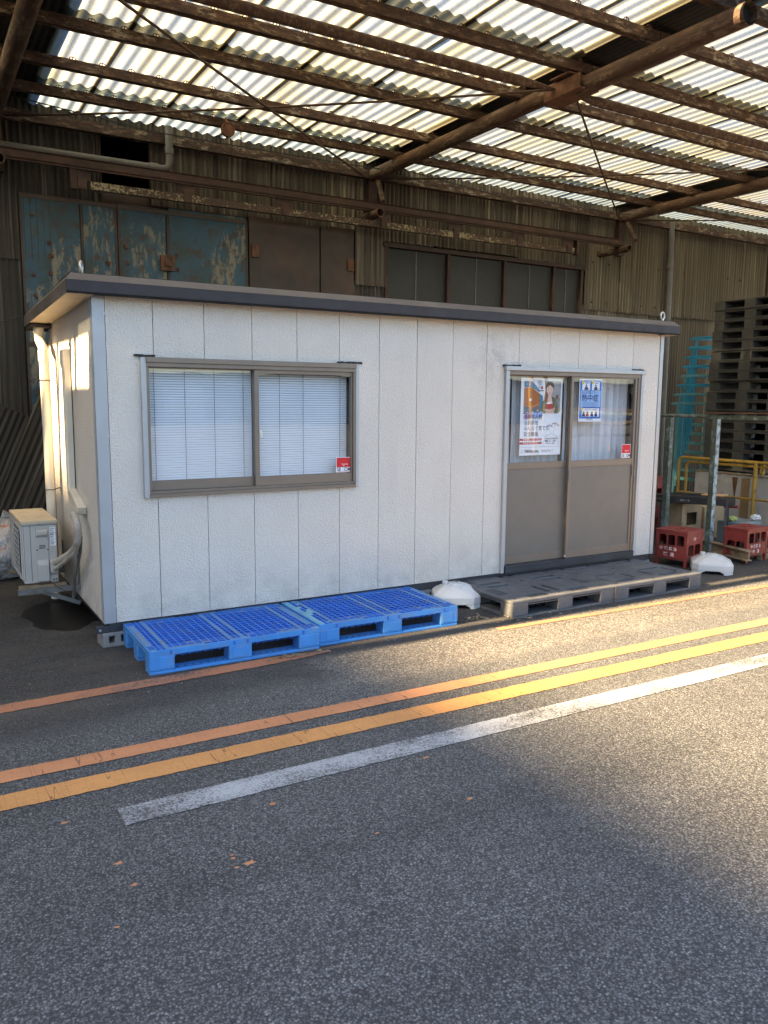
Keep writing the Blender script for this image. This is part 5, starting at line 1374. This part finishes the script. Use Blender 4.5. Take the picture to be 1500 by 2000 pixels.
# woman with side ponytail, arms folded
P.poly([(.47, .455), (.92, .455), (.90, .33), (.82, .255), (.73, .225), (.62, .225), (.53, .30)], 'p_jacket', 5)
P.poly([(.79, .455), (.92, .455), (.90, .33), (.84, .27), (.80, .33)], 'p_jacket2', 6); P.poly([(.47, .455), (.56, .455), (.60, .33), (.56, .28), (.52, .31)], 'p_jacket2', 6)
P.poly([(.60, .40), (.78, .40), (.755, .30), (.74, .255), (.63, .255), (.61, .31)], 'p_red', 7); P.poly([(.60, .325), (.67, .335), (.76, .325), (.75, .30), (.62, .30)], 'p_white', 8)
P.poly([(.62, .31), (.75, .31), (.72, .20), (.66, .20)], 'p_skin', 9)
P.ell(.685, .115, .105, .078, 'p_hair', 9)
P.poly([(.57, .33), (.63, .31), (.645, .21), (.62, .16), (.575, .18), (.555, .26)], 'p_hair2', 10); P.poly([(.58, .28), (.60, .22), (.62, .24), (.60, .31)], 'p_hair', 11)
P.poly([(.685, .220), (.735, .200), (.770, .155), (.77, .10), (.72, .075), (.65, .085), (.605, .12), (.605, .165), (.635, .200)], 'p_skin', 11)
P.poly([(.59, .14), (.62, .115), (.68, .085), (.76, .12), (.785, .16), (.79, .10), (.74, .045), (.66, .04), (.60, .08)], 'p_hair', 12)
for cu in (.645, .725): P.ell(cu, .142, .014, .013, 'p_white', 12); P.ell(cu+.002, .143, .009, .011, 'ink_dark', 13); P.rect(cu-.018, .118, cu+.018, .121, 'p_hair', 13)
P.poly([(.665, .190), (.685, .196), (.710, .188), (.685, .184)], 'p_red', 13); P.line([(.684, .150), (.680, .168), (.688, .170)], .0004, 'p_hair2', 13)
P.poly([(.56, .425), (.70, .440), (.79, .415), (.78, .39), (.68, .405), (.58, .395)], 'p_skin', 10); P.poly([(.58, .455), (.80, .455), (.86, .40), (.82, .37), (.74, .43), (.58, .44)], 'p_skin', 10)
P.poly([(.80, .45), (.90, .44), (.89, .37), (.83, .36)], 'p_jacket', 11); P.line([(.58, .432), (.70, .443), (.79, .42)], .0006, 'p_red', 12)
for (cu, cv, ru, mt) in ((.13, .50, .06, 'p_pink'), (.20, .485, .06, 'p_pink'), (.28, .475, .06, 'p_blue_l'), (.36, .48, .06, 'p_blue_l'), (.44, .475, .055, 'p_blue_l'), (.50, .465, .035, 'p_blue_l')): P.ell(cu, cv, ru, .036, mt, 6+int(cu*10) % 2)
P.txt('多様な人材', .085, .522, .046, 'ink_dark', 16, .90, .0004); P.txt('全員参加', .085, .600, .046, 'ink_dark', 4, .90); P.txt('みんなで育てる', .085, .672, .046, 'ink_dark', 4, .92); P.txt('安全職場', .085, .748, .046, 'ink_dark', 4, .92)
P.line([(.575, .885), (.575, .83), (.61, .77), (.68, .735), (.76, .720), (.85, .735), (.91, .77), (.94, .83), (.94, .885)], .0010, 'ink_grey', 4)
P.line([(.74, .72), (.72, .66), (.70, .62)], .0010, 'ink_grey', 4); P.line([(.80, .72), (.83, .66), (.84, .60)], .0010, 'ink_grey', 4)
for (cu, cv, mt) in ((.70, .62, 'p_blue_l'), (.84, .595, 'ink_grey')):
    for a in (2.9, 2.3, 1.6, .9, .3): P.line([(cu, cv), (cu+.06*math.cos(a), cv-.022*math.sin(a)-.004), (cu+.10*math.cos(a), cv+.03-.012*math.sin(a))], .0016, mt if a != .9 else 'p_orange', 5)
P.rect(.0, .780, .53, .808, 'p_band', 3); P.rect(.0, .826, .53, .856, 'p_band', 3)
P.txt('職場の危険リスクアセスメント', .08, .801, .0165, 'p_white', 4, .95, .0003); P.txt('熱 中 症 予 防 徹 底 を ！', .08, .849, .0175, 'p_white', 4, .95, .0004)
P.txt('安全衛生強調実施期間', .625, .795, .0155, 'ink_dark', 4, .90); P.txt('2026 7.1 - 9.30', .605, .828, .023, 'ink_dark', 4, .93, .0005); P.txt('6.1 - 6.30', .71, .856, .018, 'ink_dark', 4, .95, .0004); P.txt('準備期間', .62, .853, .010, 'ink_dark', 4)
P.line([(.02, .888), (.25, .894), (.55, .888), (.97, .892)], .0009, 'ink_grey', 4)
P.ell(.065, .950, .030, .022, 'ink_grey', 4); P.ell(.065, .950, .022, .016, 'p_white', 5); P.txt('港湾労災防止協会', .115, .962, .0235, 'ink_dark', 4, .90, .0006); P.txt('港湾貨物運送事業', .115, .930, .009, 'ink_grey', 4)
P.txt('厚生労働省　国土交通省　後援', .53, .943, .010, 'ink_dark', 4); P.txt('安全衛生関係団体　協賛', .53, .958, .010, 'ink_dark', 4)
# heat stroke poster, inside the right door glass (glass at y = .001)
ht = thing('heat_poster', 'small blue heat stroke warning poster in the right door pane', 'poster', (4.188, .012, 1.484))
P = Poster(ht, .285, .388)
m = MB(); m.box(0, P.w, .0002, .0012, 0, P.h); m.build('poster_sheet', 'paper', ht)
P.rect(.03, .03, .97, .93, 'p_blue', 1); P.rect(.07, .28, .94, .66, 'p_blue_pale', 2)
for (u0, u1, num) in ((.10, .46, '1'), (.52, .88, '2')):
    P.rect(u0+.02, .07, u1, .265, 'p_white', 3); P.ell(u0+.05, .085, .055, .038, 'p_yellow', 4); P.txt(num, u0+.035, .10, .018, 'p_blue_d', 5); P.rect(u0+.14, .085, u1-.04, .095, 'p_blue_d', 4); P.rect(u0+.14, .105, u1-.08, .113, 'p_blue_d', 4)
    P.ell(u0+.19, .155, .032, .026, 'p_blue_d', 4); P.poly([(u0+.10, .26), (u0+.27, .26), (u0+.25, .185), (u0+.14, .185)], 'p_blue_d', 4); P.poly([(u0+.24, .25), (u0+.34, .25), (u0+.30, .22)], 'p_orange', 5)
P.txt('みんなで防ごう！！', .10, .345, .0265, 'p_blue_d', 4, .92, .0005); P.txt('熱中症', .10, .515, .073, 'p_blue_d', 6, .98, .0007)
for k in range(5): P.rect(.12, .555+k*.026, .88 - .1*(k % 2), .561+k*.026, 'p_blue_d', 4)
P.rect(.14, .69, .90, .885, 'p_white', 3); P.ell(.13, .705, .055, .038, 'p_yellow', 4); P.txt('3', .115, .72, .018, 'p_blue_d', 5); P.txt('こまめに水分・塩分補給', .22, .735, .017, 'p_blue_d', 4, .9)
for cu, mt in ((.22, 'p_blue_d'), (.38, 'p_red'), (.58, 'p_blue_d'), (.76, 'p_blue_d')): P.ell(cu, .79, .045, .030, 'p_hair2', 4); P.poly([(cu-.07, .88), (cu+.07, .88), (cu+.05, .815), (cu-.05, .815)], mt, 5)
P.rect(.03, .93, .97, .97, 'p_white', 2); P.txt('○ 熱中症対策', .32, .962, .014, 'p_blue_d', 4)
# security stickers
def sticker(label, loc, w, h):
    t = thing('security_sticker', label, 'sticker', loc, 0, 'red security stickers'); P = Poster(t, w, h)
    m = MB(); m.box(0, w, 0, .0006, 0, h); m.build('sticker_sheet', 'paper', t)
    P.rect(.03, .03, .97, .66, 'p_sec_red', 2); P.rect(.03, .955, .97, .975, 'p_sec_red', 2)
    P.txt('Security', .36, .50, w*.13, 'p_white', 4, 1); P.txt('by', .46, .59, w*.11, 'p_white', 4, 1)
    s = w*.31
    P.txt('SE', .05, .915, s, 'ink_dark', 4, .95, .0008); P.txt('C', .385, .915, s, 'p_cyan', 4, .95, .0008); P.txt('OM', .54, .915, s, 'ink_dark', 4, .90, .0008)
sticker('red and white SECOM sticker in the lower right corner of the window', (1.704, .0005, 1.116), .126, .115)
sticker('red and white SECOM sticker in the lower right corner of the door glass', (4.752, -.0005, 1.135), .118, .130)

# ================================================================== ACROSS THE ROAD (seen only as reflection and shade)
MAT['far_wall'] = plain('pale_far_building', (.34, .33, .31), .8, 0, .1, scale=.3)
m = MB(); m.box(-20, 80, -54, -46, 0, 3.0); far = m.build('storage_shed', 'far_wall'); tag(far, 'long low grey storage shed across the road', 'building')
m = MB(); m.box(-22, 82, -56, -44.5, 3.0, 3.25); m.build('roof', 'roof_dark', far)
m = MB()
for i in range(14): m.box(-18+i*5.6, -15+i*5.6, -46.1, -46.0, .1, 2.5)
m.build('shutter', 'galv', far)
for x, lab in ((20.9, 'first tall yellow pole'), (21.75, 'second tall yellow pole')):
    m = MB(); m.tube([(x, -20, 0), (x, -20, 5.5)], .085, 14); o = m.build('yellow_pole', 'yellow_paint', None, smooth=True); tag(o, lab + ' across the road, mirrored in the door glass', 'pole', 'yellow poles across the road')
m = MB()
for z in (.55, .9): m.tube([(16, -14, z), (45, -14, z)], .05, 8)
for i in range(10): m.tube([(16+i*3.2, -14, 0), (16+i*3.2, -14, .95)], .05, 8)
o = m.build('guard_rail', 'yellow_paint'); tag(o, 'yellow guard rail across the road, mirrored in the door glass', 'railing')
# unseen block added far left, sized to lay shade over the road
m = MB(); m.box(-90, -60, -70, 60, 0, 43.2); tb = m.build('added_shade_block', 'far_wall'); tag(tb, 'unseen tall pale block added far to the left to shade the road', 'building')
